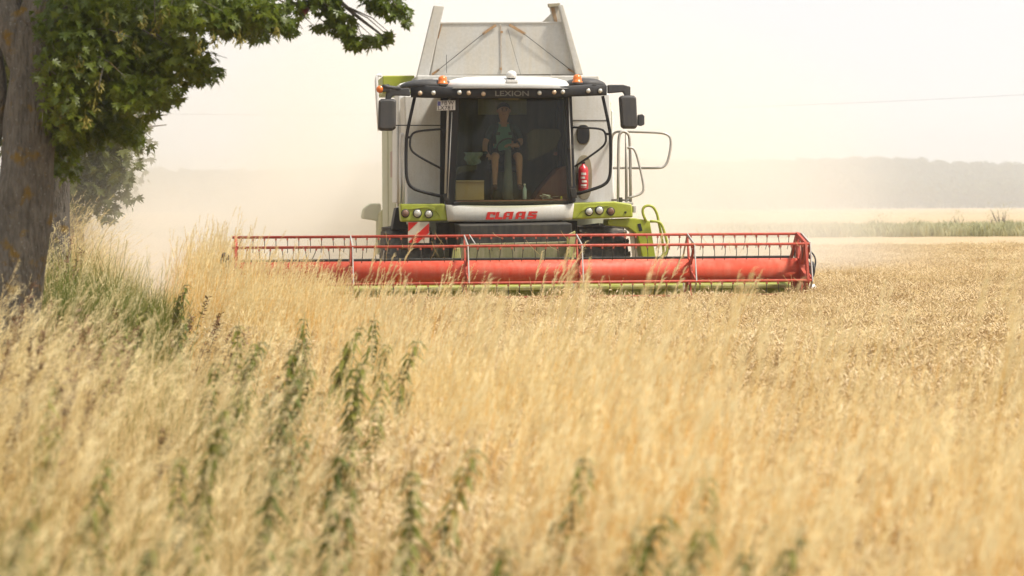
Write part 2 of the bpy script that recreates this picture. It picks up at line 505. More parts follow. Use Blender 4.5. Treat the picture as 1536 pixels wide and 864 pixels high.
def panicle(mb, pts, ln, n, mi, spread, w):
    """Feathery seed head along the last part of a stem."""
    a, b = Vector(pts[-2]), Vector(pts[-1])
    ax = (b - a).normalized()
    for k in range(n):
        t = k / n
        p = b - ax * ln * (1 - t) * 1.0
        az = rnd.uniform(0, 6.28)
        d = (ax * 0.9 + Vector((math.cos(az), math.sin(az), -0.15)) * spread).normalized()
        l2 = ln * rnd.uniform(0.22, 0.4) * (1.1 - 0.5 * t)
        s = d.cross(Vector((rnd.uniform(-1, 1), rnd.uniform(-1, 1), rnd.uniform(-1, 1)))).normalized()
        ribbon(mb, [p, p + d * l2 * 0.5, p + d * l2 + Vector((0.01, 0, -0.012))], [w * 0.4, w, w * 0.25], s, mi)

def tall_tuft(seed):
    global rnd
    rnd = random.Random(seed); mb = MB()
    for k in range(19):
        a, r = rnd.uniform(0, 6.28), 0.17 * math.sqrt(rnd.random())
        h = rnd.uniform(0.72, 1.1) if rnd.random() < 0.8 else rnd.uniform(1.1, 1.3)
        pts = arc((r * math.cos(a), r * math.sin(a), 0), h, rnd.uniform(0.08, 0.36), rnd.gauss(0.1, 0.75), rnd.uniform(0.0, 0.1), 6)
        sd = (math.cos(rnd.uniform(-0.9, 0.9)), math.sin(rnd.uniform(-0.9, 0.9)), 0)
        ribbon(mb, pts, [0.0036, 0.0034, 0.003, 0.0026, 0.002, 0.0014], sd, 1)
        panicle(mb, pts, rnd.uniform(0.11, 0.21), 15, 0, rnd.uniform(0.16, 0.42), 0.0042)
    for k in range(34):
        a, r = rnd.uniform(0, 6.28), 0.17 * math.sqrt(rnd.random())
        pts = arc((r * math.cos(a), r * math.sin(a), 0), rnd.uniform(0.35, 0.75), rnd.uniform(0.2, 0.8), rnd.uniform(0, 6.28), rnd.uniform(0.1, 0.45))
        w = rnd.uniform(0.004, 0.007); t = rnd.uniform(0, 3.14)
        ribbon(mb, pts, [w, w, w * 0.9, w * 0.6, w * 0.1], (math.cos(t), math.sin(t), 0), 1 if rnd.random() < 0.85 else 2)
    return mesh_fast(mb, 'tall_tuft', [M_head, M_stalk, M_olive])

def stem_tuft(seed):
    """A few stems that stand well above the rest."""
    global rnd
    rnd = random.Random(seed); mb = MB()
    for k in range(5):
        a, r = rnd.uniform(0, 6.28), 0.09 * math.sqrt(rnd.random())
        pts = arc((r * math.cos(a), r * math.sin(a), 0), rnd.uniform(1.2, 1.5), rnd.uniform(0.12, 0.3), rnd.gauss(0.0, 0.4), rnd.uniform(0.0, 0.04), 7)
        ribbon(mb, pts, [0.004, 0.0038, 0.0034, 0.003, 0.0026, 0.002, 0.0014], (1, 0.2, 0), 1)
        panicle(mb, pts, rnd.uniform(0.18, 0.28), 24, 0, rnd.uniform(0.14, 0.28), 0.0048)
    return mesh_fast(mb, 'stem_tuft', [M_head, M_stalk])

def lodged_tuft(seed):
    """Dry verge grass bent over to one side, heads nodding."""
    global rnd
    rnd = random.Random(seed); mb = MB()
    for k in range(22):
        a, r = rnd.uniform(0, 6.28), 0.2 * math.sqrt(rnd.random())
        pts = arc((r * math.cos(a), r * math.sin(a), 0), rnd.uniform(0.6, 1.15), rnd.uniform(0.1, 0.6), rnd.gauss(0.1, 0.8), rnd.uniform(0.02, 0.25), 6)
        ribbon(mb, pts, [0.0042, 0.004, 0.0036, 0.003, 0.0024, 0.0016], (0.3, 0.9, 0.2), 1)
        panicle(mb, pts, rnd.uniform(0.07, 0.13), 7, 0, rnd.uniform(0.15, 0.35), 0.004)
    for k in range(46):
        a, r = rnd.uniform(0, 6.28), 0.2 * math.sqrt(rnd.random())
        pts = arc((r * math.cos(a), r * math.sin(a), 0), rnd.uniform(0.3, 0.85), rnd.uniform(0.1, 0.9), rnd.gauss(0.2, 1.5), rnd.uniform(0.05, 0.5))
        w = rnd.uniform(0.004, 0.008); t = rnd.uniform(0, 3.14)
        ribbon(mb, pts, [w, w, w * 0.9, w * 0.6, w * 0.1], (math.cos(t), math.sin(t), 0), rnd.choice((1, 1, 1, 1, 1, 1, 2, 3)))
    return mesh_fast(mb, 'lodged_tuft', [M_head, M_straw2, M_olive, M_deadleaf])

def green_tuft(seed):
    global rnd
    rnd = random.Random(seed); mb = MB()
    for k in range(60):
        a, r = rnd.uniform(0, 6.28), 0.18 * math.sqrt(rnd.random())
        pts = arc((r * math.cos(a), r * math.sin(a), 0), rnd.uniform(0.45, 1.0), rnd.uniform(0.05, 0.5), rnd.uniform(0, 6.28), rnd.uniform(0.05, 0.35))
        w = rnd.uniform(0.005, 0.01); t = rnd.uniform(0, 3.14)
        ribbon(mb, pts, [w, w, w * 0.9, w * 0.6, w * 0.1], (math.cos(t), math.sin(t), 0), 0 if rnd.random() < 0.72 else 1)
    for k in range(2):
        pts = arc((rnd.uniform(-0.1, 0.1), rnd.uniform(-0.1, 0.1), 0), rnd.uniform(0.8, 1.1), 0.2, rnd.gauss(0, 0.8), 0.05, 6)
        ribbon(mb, pts, [0.004] * 5 + [0.002], (1, 0, 0), 1)
        panicle(mb, pts, 0.14, 12, 2, 0.3, 0.0045)
    return mesh_fast(mb, 'green_tuft', [M_grass, M_olive, M_head])

def dock_tuft(seed):
    """Dead dock and sorrel: branched brown seed spikes."""
    global rnd
    rnd = random.Random(seed); mb = MB()
    for k in range(2):
        pts = arc((rnd.uniform(-0.08, 0.08), rnd.uniform(-0.08, 0.08), 0), rnd.uniform(0.6, 0.95), 0.25, rnd.gauss(0.1, 0.6), 0.02, 6)
        ribbon(mb, pts, [0.006] * 4 + [0.004, 0.003], (1, 0, 0), 0)
        for j in range(46):
            t = rnd.uniform(0.5, 1.0); q = pts[int(t * 4.99)].lerp(pts[min(5, int(t * 4.99) + 1)], rnd.random())
            d = Vector((rnd.gauss(0, 1), rnd.gauss(0, 1), rnd.gauss(0.5, 0.6))).normalized()
            ribbon(mb, [q, q + d * 0.018, q + d * 0.034], [0.004, 0.011, 0.002], d.orthogonal().normalized(), 0)
    return mesh_fast(mb, 'dock_tuft', [M_brown])

def wheat_patch(seed, n=190, size=0.6):
    global rnd
    rnd = random.Random(seed); mb = MB()
    for k in range(n):
        x, y = rnd.uniform(-size / 2, size / 2), rnd.uniform(-size / 2, size / 2)
        h = rnd.gauss(0.62, 0.035)
        az = rnd.gauss(0.3, 1.3)
        pts = arc((x, y, 0), h, rnd.uniform(0.03, 0.16), az, 0.0, 4)
        ribbon(mb, pts, [0.004, 0.0036, 0.0032, 0.0028], (math.cos(az + 1.57), math.sin(az + 1.57), 0), 1)
        # ear: nods over, plump in the middle
        d = Vector((math.cos(az), math.sin(az), rnd.uniform(-0.8, 2.6))).normalized()
        p = Vector(pts[-1]); ln = rnd.uniform(0.05, 0.075); o = len(mb.v)
        s1 = d.orthogonal().normalized(); s2 = d.cross(s1)
        for t, r in ((0, 0.003), (0.25, 0.0075), (0.6, 0.0075), (1.0, 0.0018)):
            c = p + d * ln * t + Vector((0, 0, -0.02 * t * t))
            for q in range(4):
                w = q * 1.5708
                mb.v.append(tuple(c + (s1 * math.cos(w) + s2 * math.sin(w)) * r))
        for i in range(3):
            for q in range(4):
                q2 = (q + 1) % 4
                mb.f.append((o + i * 4 + q, o + i * 4 + q2, o + i * 4 + 4 + q2, o + i * 4 + 4 + q)); mb.m.append(0)
        for j in range(3):      # short beard
            a0 = p + d * ln * rnd.uniform(0.4, 1.0)
            dd = (d + Vector((rnd.gauss(0, .35), rnd.gauss(0, .35), rnd.gauss(0, .3)))).normalized()
            ribbon(mb, [a0, a0 + dd * 0.045], [0.0025, 0.0008], dd.orthogonal().normalized(), 1)
        if k % 6 == 0:
            q = Vector(pts[2]); a2 = rnd.uniform(0, 6.28)
            lp = [q, q + Vector((math.cos(a2) * .05, math.sin(a2) * .05, .03)), q + Vector((math.cos(a2) * .12, math.sin(a2) * .12, -.05))]
            ribbon(mb, lp, [0.007, 0.008, 0.001], (-math.sin(a2), math.cos(a2), 0), 1)
    return mesh_fast(mb, 'wheat_patch', [M_ear, M_wstalk])

def rot_arr(n, spread=0.5, tilt=0.06):
    r = np.zeros((n, 3)); r[:, 0] = rs.normal(0, tilt, n); r[:, 1] = rs.normal(0, tilt, n); r[:, 2] = rs.normal(0, spread, n)
    return r

def sample(n, x0, x1, y0, y1):
    return rs.uniform(x0, x1, n), rs.uniform(y0, y1, n)

def in_view(x, y, margin=1.6):
    return np.abs(x) < y * 0.2195 + margin

def near_density(y, k=12.0):          # thin out with distance
    return np.clip(k / np.maximum(y, 1), 0.25, 1.0)

def lay(name, protos, x, y, base_scale, spread, label, cat, jit=0.15, sink=0.02, tilt=0.06):
    n = len(x)
    P = np.stack([x, y, ground_z(x, y) - sink], 1)
    s = np.asarray(base_scale) * np.clip(rs.normal(1, jit, n), 0.65, 1.25)
    S = np.stack([s, s, s * np.clip(rs.normal(1, jit * 0.5, n), 0.8, 1.15)], 1)
    o = scatter(name, protos, P, rot_arr(n, spread, tilt), S, rs.randint(0, len(protos), n))
    return tag(o, label, cat, kind='stuff')

# wheat, standing; cut where the machine has passed
def build_wheat():
    g = 0.5
    xs = np.arange(-7, 24, g); ys = np.arange(3, 77, g)
    X, Y = np.meshgrid(xs, ys); x = X.ravel() + rs.uniform(-.12, .12, X.size); y = Y.ravel() + rs.uniform(-.12, .12, X.size)
    s = x - edge_x(y)
    lx, ly = to_local(x, y)
    keep = (s > -0.1 + 0.25 * np.sin(y * 1.7)) & in_view(x, y, 3.0) & ~((np.abs(lx) < 4.35) & (ly > -0.55))
    keep &= ~((lx < 4.35) & (ly > -0.2) & (lx < -3))
    x, y = x[keep], y[keep]
    lay('wheat', [wheat_patch(100 + k) for k in range(6)], x, y, 1.05, 0.9, 'ripe golden wheat standing in front of and beside the harvester', 'wheat', jit=0.06, tilt=0.04)
build_wheat()

def build_verge():
    # tall pale grass along the edge of the wheat
    x, y = sample(19000, -12, 6, 3.2, 42)
    s = x - edge_x(y)
    far = 1 - sstep(15, 24, y)
    corner = sstep(22, 26, y) * np.exp(-((s - 0.35) / np.where(s < .35, .55, .75)) ** 2)
    dens = np.exp(-((s - 0.35) / np.where(s < .35, .4, .45)) ** 2) + (0.85 * np.exp(-((s - 1.1) / 0.9) ** 2) + 0.14 * (s > 0) * (s < 5)) * (0.11 + 0.89 * far) + 1.2 * corner
    dens = dens * near_density(y, 14) * (1 - 0.75 * sstep(33.2, 35, y)) + 0.0
    lx, ly = to_local(x, y)
    dens = dens * (0.8 + 0.45 * np.sin(x * 2.7 + 1.5 * np.sin(y * 1.1)) * np.sin(y * 1.9 + 0.6 * x)) + 1.2 * corner
    keep = (rs.uniform(0, 1, x.size) < dens) & in_view(x, y) & ~((lx > -4.25) & (lx < 4.4) & (ly > -0.75))
    x, y = x[keep], y[keep]; s = x - edge_x(y)
    sc = 0.90 + 0.30 * np.exp(-((s + 0.25) / 0.55) ** 2) * sstep(24, 30, y) - 0.05 * (s > 1) + 0.08 * (1 - sstep(8, 14, y))
    lay('tall_dry_grass', [tall_tuft(200 + k) for k in range(7)], x, y, sc, 0.35, 'tall pale blond grass with feathery seed heads along the wheat', 'grass', jit=0.2)
    x, y = sample(420, -4, 6, 10, 21)
    s = x - edge_x(y)
    keep = (s > 0.2) & (s < 3.3) & (rs.uniform(0, 1, x.size) < np.exp(-((s - 1.0) / 1.6) ** 2) * 0.75)
    lay('tall_grass_stems', [stem_tuft(250 + k) for k in range(5)], x[keep], y[keep], 0.99, 0.3, 'single tall grass stems rising above the blond grass in front of the reel', 'grass', jit=0.1)
    # bent straw over the bank
    x, y = sample(11500, -14, 2, 3.0, 60)
    s = x - edge_x(y)
    keep = (s < -0.15) & (s > -8) & in_view(x, y) & (rs.uniform(0, 1, x.size) < (0.75 + 0.5 * np.sin(x * 3.1 + 2 * np.sin(y * 1.3)) * np.sin(y * 2.3 + x)) * near_density(y, 18))
    x, y = x[keep], y[keep]; s = x - edge_x(y)
    sc = 0.82 + 0.14 * (1 - sstep(14, 20, y)) + 0.25 * sstep(22, 30, y) * sstep(-1.4, -2.2, s) - 0.22 * np.exp(-((s + 1.0) / 0.45) ** 2) * (y > 18)
    lay('bent_straw_grass', [lodged_tuft(300 + k) for k in range(7)], x, y, sc, 0.45, 'bleached straw grass bent over on the road bank', 'grass', jit=0.22, tilt=0.12)
    # green grass: by the trunk and in patches between the straw
    x, y = sample(16000, -12, 2.5, 3.0, 40)
    s = x - edge_x(y)
    pn = np.sin(x * 2.1 + 1.3 * np.sin(y * 0.8)) * np.sin(y * 0.9 + 0.7)
    dens = 0.33 * (pn > 0.35) * (s < -0.4) + 1.0 * np.exp(-((s + 1.55) / 0.45) ** 2) * sstep(20.5, 22.5, y) * (1 - sstep(27, 29, y)) + 0.3 * (y < 8) * (s < 0.8)
    keep = (rs.uniform(0, 1, x.size) < dens) & in_view(x, y) & (s < 1.0)
    x, y = x[keep], y[keep]; s = x - edge_x(y)
    sc = np.where((y > 20) & (y < 29), 1.05, 0.72)
    lay('green_grass', [green_tuft(400 + k) for k in range(5)], x, y, sc, 2.0, 'green grass growing through the straw beside the trunk', 'grass')
    x, y = sample(1500, -9, 2, 4.5, 28)
    s = x - edge_x(y)
    pn = np.sin(x * 1.7 + 2 + y * 0.6) * np.sin(y * 0.7 + 1.9)
    keep = (s < -0.4) & (s > -5) & in_view(x, y) & (pn > 0.1)
    x, y = x[keep], y[keep]
    lay('dead_dock', [dock_tuft(500 + k) for k in range(5)], x, y, 1.0, 1.0, 'dead brown dock seed spikes among the straw', 'weeds')
build_verge()

# stubble left behind the machine, and over the far strip
def stubble_patch(seed):
    global rnd
    rnd = random.Random(seed); mb = MB()
    for k in range(70):
        x, y = rnd.uniform(-.4, .4), rnd.uniform(-.4, .4)
        ribbon(mb, arc((x, y, 0), rnd.uniform(0.12, 0.22), 0.15, rnd.uniform(0, 6.28), 0, 3), [0.006] * 3, (1, 0, 0), 0)
    for k in range(25):
        x, y, a = rnd.uniform(-.4, .4), rnd.uniform(-.4, .4), rnd.uniform(0, 6.28)
        ribbon(mb, [(x, y, rnd.uniform(.03, .15)), (x + .25 * math.cos(a), y + .25 * math.sin(a), rnd.uniform(.03, .15))], [0.006] * 2, (0, 0, 1), 0)
    return mesh_fast(mb, 'stubble_patch', [M_wstalk])
def build_stubble():
    xs = np.arange(-20, 24, 0.75); ys = np.arange(33, 110, 0.75)
    X, Y = np.meshgrid(xs, ys); x = X.ravel() + rs.uniform(-.2, .2, X.size); y = Y.ravel() + rs.uniform(-.2, .2, X.size)
    s = x - edge_x(y); lx, ly = to_local(x, y)
    cut = ((lx < 4.35) & (ly > 0.3)) | (y > 77)
    keep = cut & (s > -0.3) & in_view(x, y, 2)
    lay('stubble', [stubble_patch(600 + k) for k in range(3)], x[keep], y[keep], 1.0, 3.0, 'short cut stubble behind the harvester and past the wheat', 'stubble')
build_stubble()

# green strip of tall weeds across the far side of the near field
def weed_clump(seed):
    global rnd
    rnd = random.Random(seed); mb = MB()
    for k in range(90):
        a, r = rnd.uniform(0, 6.28), 0.9 * math.sqrt(rnd.random())
        h = rnd.uniform(0.45, 0.85)
        ribbon(mb, arc((r * math.cos(a), r * math.sin(a), 0), h, 0.3, rnd.uniform(0, 6.28), 0.1, 4), [0.03, 0.05, 0.05, 0.01], (math.cos(a), math.sin(a), 0), 0 if rnd.random() < .8 else 1)
    return mesh_fast(mb, 'weed_clump', [M_weed, M_olive])
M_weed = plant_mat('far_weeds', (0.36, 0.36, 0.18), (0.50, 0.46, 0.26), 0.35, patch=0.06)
def build_weeds():
    x, y = sample(1500, -50, 60, 150, 168)
    lay('weed_strip', [weed_clump(700 + k) for k in range(4)], x, y, 1.0, 3.0, 'hazy green strip of tall weeds across the far field', 'weeds', jit=0.2)
build_weeds()

# ------------------------------------------------------------------ far woods
M_wood = plant_mat('far_wood_leaves', (0.035, 0.055, 0.02), (0.07, 0.09, 0.03), 0.2, patch=0.03)
def crown_blob(seed):
    r2 = random.Random(seed); mb = MB()
    lobes = [(Vector((r2.gauss(0, 2.2), r2.gauss(0, 2.2), r2.uniform(5, 13))), r2.uniform(2.2, 3.8)) for _ in range(11)]
    for c, r in lobes:
        for k in range(70):
            d = Vector((r2.gauss(0, 1), r2.gauss(0, 1), r2.gauss(0.1, 1))).normalized()
            p = c + d * r * r2.uniform(0.75, 1.1)
            t = (d + Vector((r2.gauss(0, .5), r2.gauss(0, .5), r2.gauss(0, .5)))).normalized()
            a = t.orthogonal().normalized(); b = t.cross(a); w = r2.uniform(0.5, 1.0)
            mb.add([p + a * w, p + b * w * .8, p - a * w, p - b * w * .8], [(0, 1, 2, 3)])
    mb.tube([(0, 0, -1), (0, 0, 8)], [0.35, 0.2], 5)
    return mesh_fast(mb, 'wood_crown', [M_wood])
def build_woods():
    x = rs.uniform(-800, 850, 3600); y = 1850 + 480 * rs.uniform(0, 1, 3600) ** 1.5
    P = np.stack([x, y, hill_h(x, y) - 0.3], 1)
    s = np.clip(rs.normal(0.98, 0.07, x.size), .8, 1.15)
    S = np.stack([s * 1.45, s * 1.45, s * 1.25], 1)
    o = scatter('far_woods', [crown_blob(800 + k) for k in range(6)], P, rot_arr(x.size, 3, 0.03), S, rs.randint(0, 6, x.size))
    tag(o, 'hazy grey woods covering the far rise', 'woods', kind='stuff')
build_woods()
# ------------------------------------------------------------------ roadside maples
def bark_mat():
    m, n, l = new_mat('maple_bark')
    out = n.new('ShaderNodeOutputMaterial'); b = n.new('ShaderNodeBsdfPrincipled'); b.inputs['Roughness'].default_value = 0.9
    tc = n.new('ShaderNodeTexCoord'); mp = n.new('ShaderNodeMapping'); mp.inputs['Scale'].default_value = (1, 1, 0.28)
    l.new(tc.outputs['Object'], mp.inputs[0])
    a = n.new('ShaderNodeTexNoise'); a.inputs['Scale'].default_value = 22; a.inputs['Detail'].default_value = 8; a.inputs['Roughness'].default_value = 0.7
    v = n.new('ShaderNodeTexVoronoi'); v.feature = 'DISTANCE_TO_EDGE'; v.inputs['Scale'].default_value = 26
    l.new(mp.outputs[0], a.inputs['Vector']); l.new(mp.outputs[0], v.inputs['Vector'])
    r = n.new('ShaderNodeValToRGB')
    r.color_ramp.elements[0].position = 0.3; r.color_ramp.elements[0].color = (0.05, 0.043, 0.034, 1)
    r.color_ramp.elements[1].position = 0.72; r.color_ramp.elements[1].color = (0.19, 0.162, 0.128, 1)
    l.new(a.outputs[0], r.inputs[0])
    # yellow lichen in blotches, small pale specks
    li = n.new('ShaderNodeTexNoise'); li.inputs['Scale'].default_value = 5.5; li.inputs['Detail'].default_value = 6; li.inputs['Roughness'].default_value = 0.6
    l.new(tc.outputs['Object'], li.inputs['Vector'])
    lr = n.new('ShaderNodeMapRange'); lr.inputs[1].default_value = 0.565; lr.inputs[2].default_value = 0.66
    l.new(li.outputs[0], lr.inputs[0])
    mx = n.new('ShaderNodeMixRGB'); mx.inputs[2].default_value = (0.17, 0.10, 0.014, 1)
    l.new(lr.outputs[0], mx.inputs[0]); l.new(r.outputs[0], mx.inputs[1])
    sp = n.new('ShaderNodeTexVoronoi'); sp.inputs['Scale'].default_value = 17
    l.new(tc.outputs['Object'], sp.inputs['Vector'])
    sr = n.new('ShaderNodeMapRange'); sr.inputs[1].default_value = 0.16; sr.inputs[2].default_value = 0.11
    l.new(sp.outputs[0], sr.inputs[0])
    m3 = n.new('ShaderNodeMixRGB'); m3.inputs[2].default_value = (0.26, 0.25, 0.22, 1)
    sm = n.new('ShaderNodeMath'); sm.operation = 'MULTIPLY'; sm.inputs[1].default_value = 0.5
    l.new(sr.outputs[0], sm.inputs[0]); l.new(sm.outputs[0], m3.inputs[0]); l.new(mx.outputs[0], m3.inputs[1])
    l.new(m3.outputs[0], b.inputs['Base Color'])
    ad = n.new('ShaderNodeMath'); ad.operation = 'ADD'; l.new(a.outputs[0], ad.inputs[0]); l.new(v.outputs[0], ad.inputs[1])
    bp = n.new('ShaderNodeBump'); bp.inputs['Strength'].default_value = 0.9; bp.inputs['Distance'].default_value = 0.06
    l.new(ad.outputs[0], bp.inputs['Height']); l.new(bp.outputs[0], b.inputs['Normal'])
    l.new(b.outputs[0], out.inputs['Surface'])
    return m
M_bark = bark_mat()
M_leaf = plant_mat('maple_leaves', (0.045, 0.08, 0.010), (0.15, 0.18, 0.022), 0.52, rough=0.4, patch=1.1, spec=0.4)
M_leafd = plant_mat('dusty_maple_leaves', (0.09, 0.10, 0.028), (0.15, 0.15, 0.05), 0.35, patch=0.6)
M_samara = plant_mat('maple_seeds', (0.17, 0.16, 0.03), (0.27, 0.22, 0.05), 0.4, patch=3.0)
M_redleaf = plant_mat('turned_leaf', (0.12, 0.02, 0.02), (0.16, 0.03, 0.02), 0.3, patch=3.0)

LEAF = [(0.0, 0.0), (0.10, 0.05), (0.34, -0.08), (0.22, 0.12), (0.40, 0.16), (0.60, 0.26), (0.44, 0.33), (0.22, 0.32), (0.36, 0.48), (0.46, 0.68), (0.28, 0.62), (0.13, 0.52), (0.15, 0.72), (0.07, 0.84), (0.0, 1.05)]
LEAF = LEAF + [(-x, y) for x, y in LEAF[-2:0:-1]]
LEAF_N = len(LEAF)
LEAF_C = (0.0, 0.34)

def leaf_verts(fold=0.18):
    """Five-lobed maple leaf, folded along its midrib and drooping at the tip; a closed fan round a centre point."""
    v = [(x, y, abs(x) * fold - 0.16 * y * y) for x, y in LEAF]
    return np.array(v + [(LEAF_C[0], LEAF_C[1], -0.02)])
LEAF_V = leaf_verts()
LEAF_F = np.array([(i, (i + 1) % LEAF_N, LEAF_N) for i in range(LEAF_N)])

def leaf_frames(n, r, droop=0.75):
    """Random leaf orientations: tips hang down and outwards, upper faces to the light."""
    az = r.uniform(0, 2 * np.pi, n)
    t = np.stack([np.cos(az), np.sin(az), -r.uniform(droop - 0.5, droop + 0.9, n)], 1)
    t /= np.linalg.norm(t, axis=1)[:, None]
    up = np.stack([r.normal(0, .45, n), r.normal(-0.1, .45, n), np.ones(n)], 1)
    s = np.cross(t, up); s /= np.linalg.norm(s, axis=1)[:, None]
    nn = np.cross(s, t)
    return np.stack([s, t, nn], 2)      # columns: side, tip, normal

def leaves_mesh(name, P, size, mat, r, droop=0.75):
    n = len(P); F = leaf_frames(n, r, droop)
    V = np.einsum('nij,vj->nvi', F, LEAF_V) * np.asarray(size)[:, None, None] + np.asarray(P)[:, None, :]
    k = LEAF_V.shape[0]
    f = (LEAF_F[None] + (np.arange(n) * k)[:, None, None]).reshape(-1, 3)
    me = bpy.data.meshes.new(name)
    me.vertices.add(n * k); me.vertices.foreach_set('co', V.astype(np.float32).ravel())
    me.loops.add(f.size); me.loops.foreach_set('vertex_index', f.ravel().astype(np.int32))
    me.polygons.add(len(f)); me.polygons.foreach_set('loop_start', np.arange(0, f.size, 3, dtype=np.int32))
    me.polygons.foreach_set('loop_total', np.full(len(f), 3, np.int32))
    me.update(calc_edges=True); me.validate()
    me.materials.append(mat)
    return me

def trunk_mesh(mb, pts, rad, n=20, seed=0):
    """Tapered limb with an uneven, fluted outline."""
    r = random.Random(seed)
    k0 = len(mb.v)
    mb.tube(pts, rad, n)
    ph = [r.uniform(0, 6.28) for _ in range(4)]
    for i in range(len(pts)):
        for k in range(n):
            j = k0 + i * n + k
            p = Vector(mb.v[j]); c = Vector(pts[i]); w = 2 * math.pi * k / n
            g = 1 + 0.05 * math.sin(3 * w + ph[0] + i * .25) + 0.04 * math.sin(5 * w + ph[1] - i * .4) + 0.03 * math.sin(2 * w + i * 0.9 + ph[2])
            mb.v[j] = tuple(c + (p - c) * g)

def densify(pts, rad, k=5):
    P, Q = [], []
    pts = [Vector(p) for p in pts]
    for i in range(len(pts) - 1):
        p0, p1, p2, p3 = pts[max(i - 1, 0)], pts[i], pts[i + 1], pts[min(i + 2, len(pts) - 1)]
        for j in range(k):
            t = j / k
            P.append(0.5 * ((2 * p1) + (-p0 + p2) * t + (2 * p0 - 5 * p1 + 4 * p2 - p3) * t * t + (-p0 + 3 * p1 - 3 * p2 + p3) * t ** 3))
            Q.append(rad[i] * (1 - t) + rad[i + 1] * t)
    P.append(pts[-1]); Q.append(rad[-1])
    return P, Q

def build_near_maple():
    r = np.random.RandomState(21)
    base = at(2, 560, 20.0); base.z = float(ground_z(base.x, base.y)) - 0.1
    t = empty('maple_tree', base)
    tag(t, 'near roadside maple with thick lichened trunk and overhanging branches', 'tree', 'maples in a row along the road bank')
    A = lambda px, py, Y=20.0: at(px, py, Y) - base
    mb = MB()
    p, q = densify([(0, 0, 0), A(8, 500), A(22, 400), A(37, 300), A(46, 200), A(52, 120), A(62, 40), A(78, -40), A(95, -160), A(110, -330)],
                   [0.36, 0.27, 0.245, 0.235, 0.22, 0.212, 0.21, 0.175, 0.15, 0.10])
    trunk_mesh(mb, p, q, 24, 1)
    mb.build('trunk', M_bark, t, True)
    for pts, rad, sd in (([A(46, 120), A(24, 50), A(-2, -20), A(-40, -130, 19.6), A(-90, -300, 19.5)], [0.14, 0.155, 0.14, 0.12, 0.07], 2),
                         ([A(-14, -20, 20.1), A(-9, 60, 20.1), A(0, 130, 20.1), A(-2, 190, 20.2), A(-12, 250, 20.2)], [0.05, 0.055, 0.055, 0.045, 0.025], 3)):
        mb = MB(); p, q = densify(pts, rad); trunk_mesh(mb, p, q, 16, sd); mb.build('limb', M_bark, t, True)
    # boughs reaching out over the field
    boughs = [([A(78, -40), A(180, -95, 20.2), A(320, -90, 20.4), A(450, -45, 20.6), A(530, 20, 20.6), A(580, 58, 20.6)], [0.10, 0.07, 0.05, 0.03, 0.016, 0.006]),
              ([A(450, -45, 20.6), A(530, -50, 20.7), A(575, -20, 20.7), A(600, 20, 20.7)], [0.025, 0.018, 0.012, 0.005]),
              ([A(72, 0), A(150, -10, 20.6), A(230, 30, 20.7), A(300, 90, 20.6)], [0.08, 0.05, 0.03, 0.008]),
              ([A(64, 60), A(110, 90, 20.6), A(160, 130, 20.9), A(200, 190, 21.0)], [0.06, 0.04, 0.022, 0.006]),
              ([A(180, -95, 20.2), A(260, -40, 20.6), A(330, 10, 20.9), A(400, 30, 21)], [0.04, 0.03, 0.018, 0.006]),
              ([A(95, -160), A(250, -300, 21), A(420, -330, 21.6), A(560, -260, 22)], [0.11, 0.08, 0.05, 0.02])]
    for pts, rad in boughs:
        mb = MB(); p, q = densify(pts, rad, 4); mb.tube(p, q, 8); mb.build('bough', M_bark, t, True)
    # leaf clumps: spot, depth, radii (m), leaves
    C = []
    def clump(px, py, Y, rx, ry, rz, n): C.append((A(px, py, Y), (rx, ry, rz), int(n * 1.8)))
    for (px, py, n, rx, rz) in [(110, 30, 230, .3, .3), (170, 20, 240, .32, .3), (230, 25, 230, .3, .28), (290, 20, 200, .28, .24), (330, 5, 140, .22, .2),
                                (110, 95, 230, .28, .3), (165, 90, 230, .3, .3), (225, 85, 220, .3, .27), (275, 90, 150, .24, .2), (305, 108, 60, .16, .1),
                                (105, 155, 200, .22, .28), (155, 150, 200, .26, .26), (205, 145, 150, .22, .2), (240, 135, 90, .18, .14),
                                (100, 205, 110, .16, .18), (140, 195, 110, .2, .16), (185, 190, 80, .17, .13), (198, 208, 30, .09, .06), (95, 245, 50, .1, .16),
                                (365, 10, 110, .22, .17), (400, 20, 110, .2, .15), (425, 38, 50, .13, .08), (350, 40, 60, .14, .1), (385, 50, 40, .14, .06), (448, 12, 25, .12, .07)]:
        clump(px, py, 20.2 + r.uniform(-.5, .7), rx, .5, rz, n)
    for (px, py, n, rx, rz) in [(488, 5, 46, .15, .09), (505, 25, 44, .12, .09), (520, 45, 34, .1, .08), (530, 62, 24, .09, .06), (555, 62, 24, .11, .05), (578, 55, 15, .08, .05),
                                (560, 2, 26, .11, .07), (580, 8, 34, .11, .08), (598, 14, 30, .09, .1), (607, 30, 9, .05, .05), (470, -20, 60, .2, .1), (560, -25, 60, .25, .1), (495, 38, 10, .1, .05), (478, 38, 7, .05, .04)]:
        clump(px, py, 20.6, rx, .16, rz, n)
    P, S, near = [], [], []
    for c, (rx, ry, rz), n in C:
        d = r.normal(0, 1, (n, 3)); d /= np.linalg.norm(d, axis=1)[:, None]
        d *= r.uniform(0, 1, (n, 1)) ** (1 / 2.4)
        pts = np.array(c) + d * np.array([rx, ry, rz]) * 1.12
        P.append(pts); S.append(r.uniform(0.055, 0.105, n))
    P = np.concatenate(P); S = np.concatenate(S)
    # the rest of the crown, above the picture
    n2 = 5200
    d = r.normal(0, 1, (n2, 3)); d /= np.linalg.norm(d, axis=1)[:, None]; d *= r.uniform(0.35, 1, (n2, 1)) ** (1 / 3)
    up = np.array([0.5, 0.3, 7.6]) + d * np.array([3.3, 3.0, 2.9])
    up = up[up[:, 2] > 4.6 + 0.25 * np.abs(up[:, 0])]
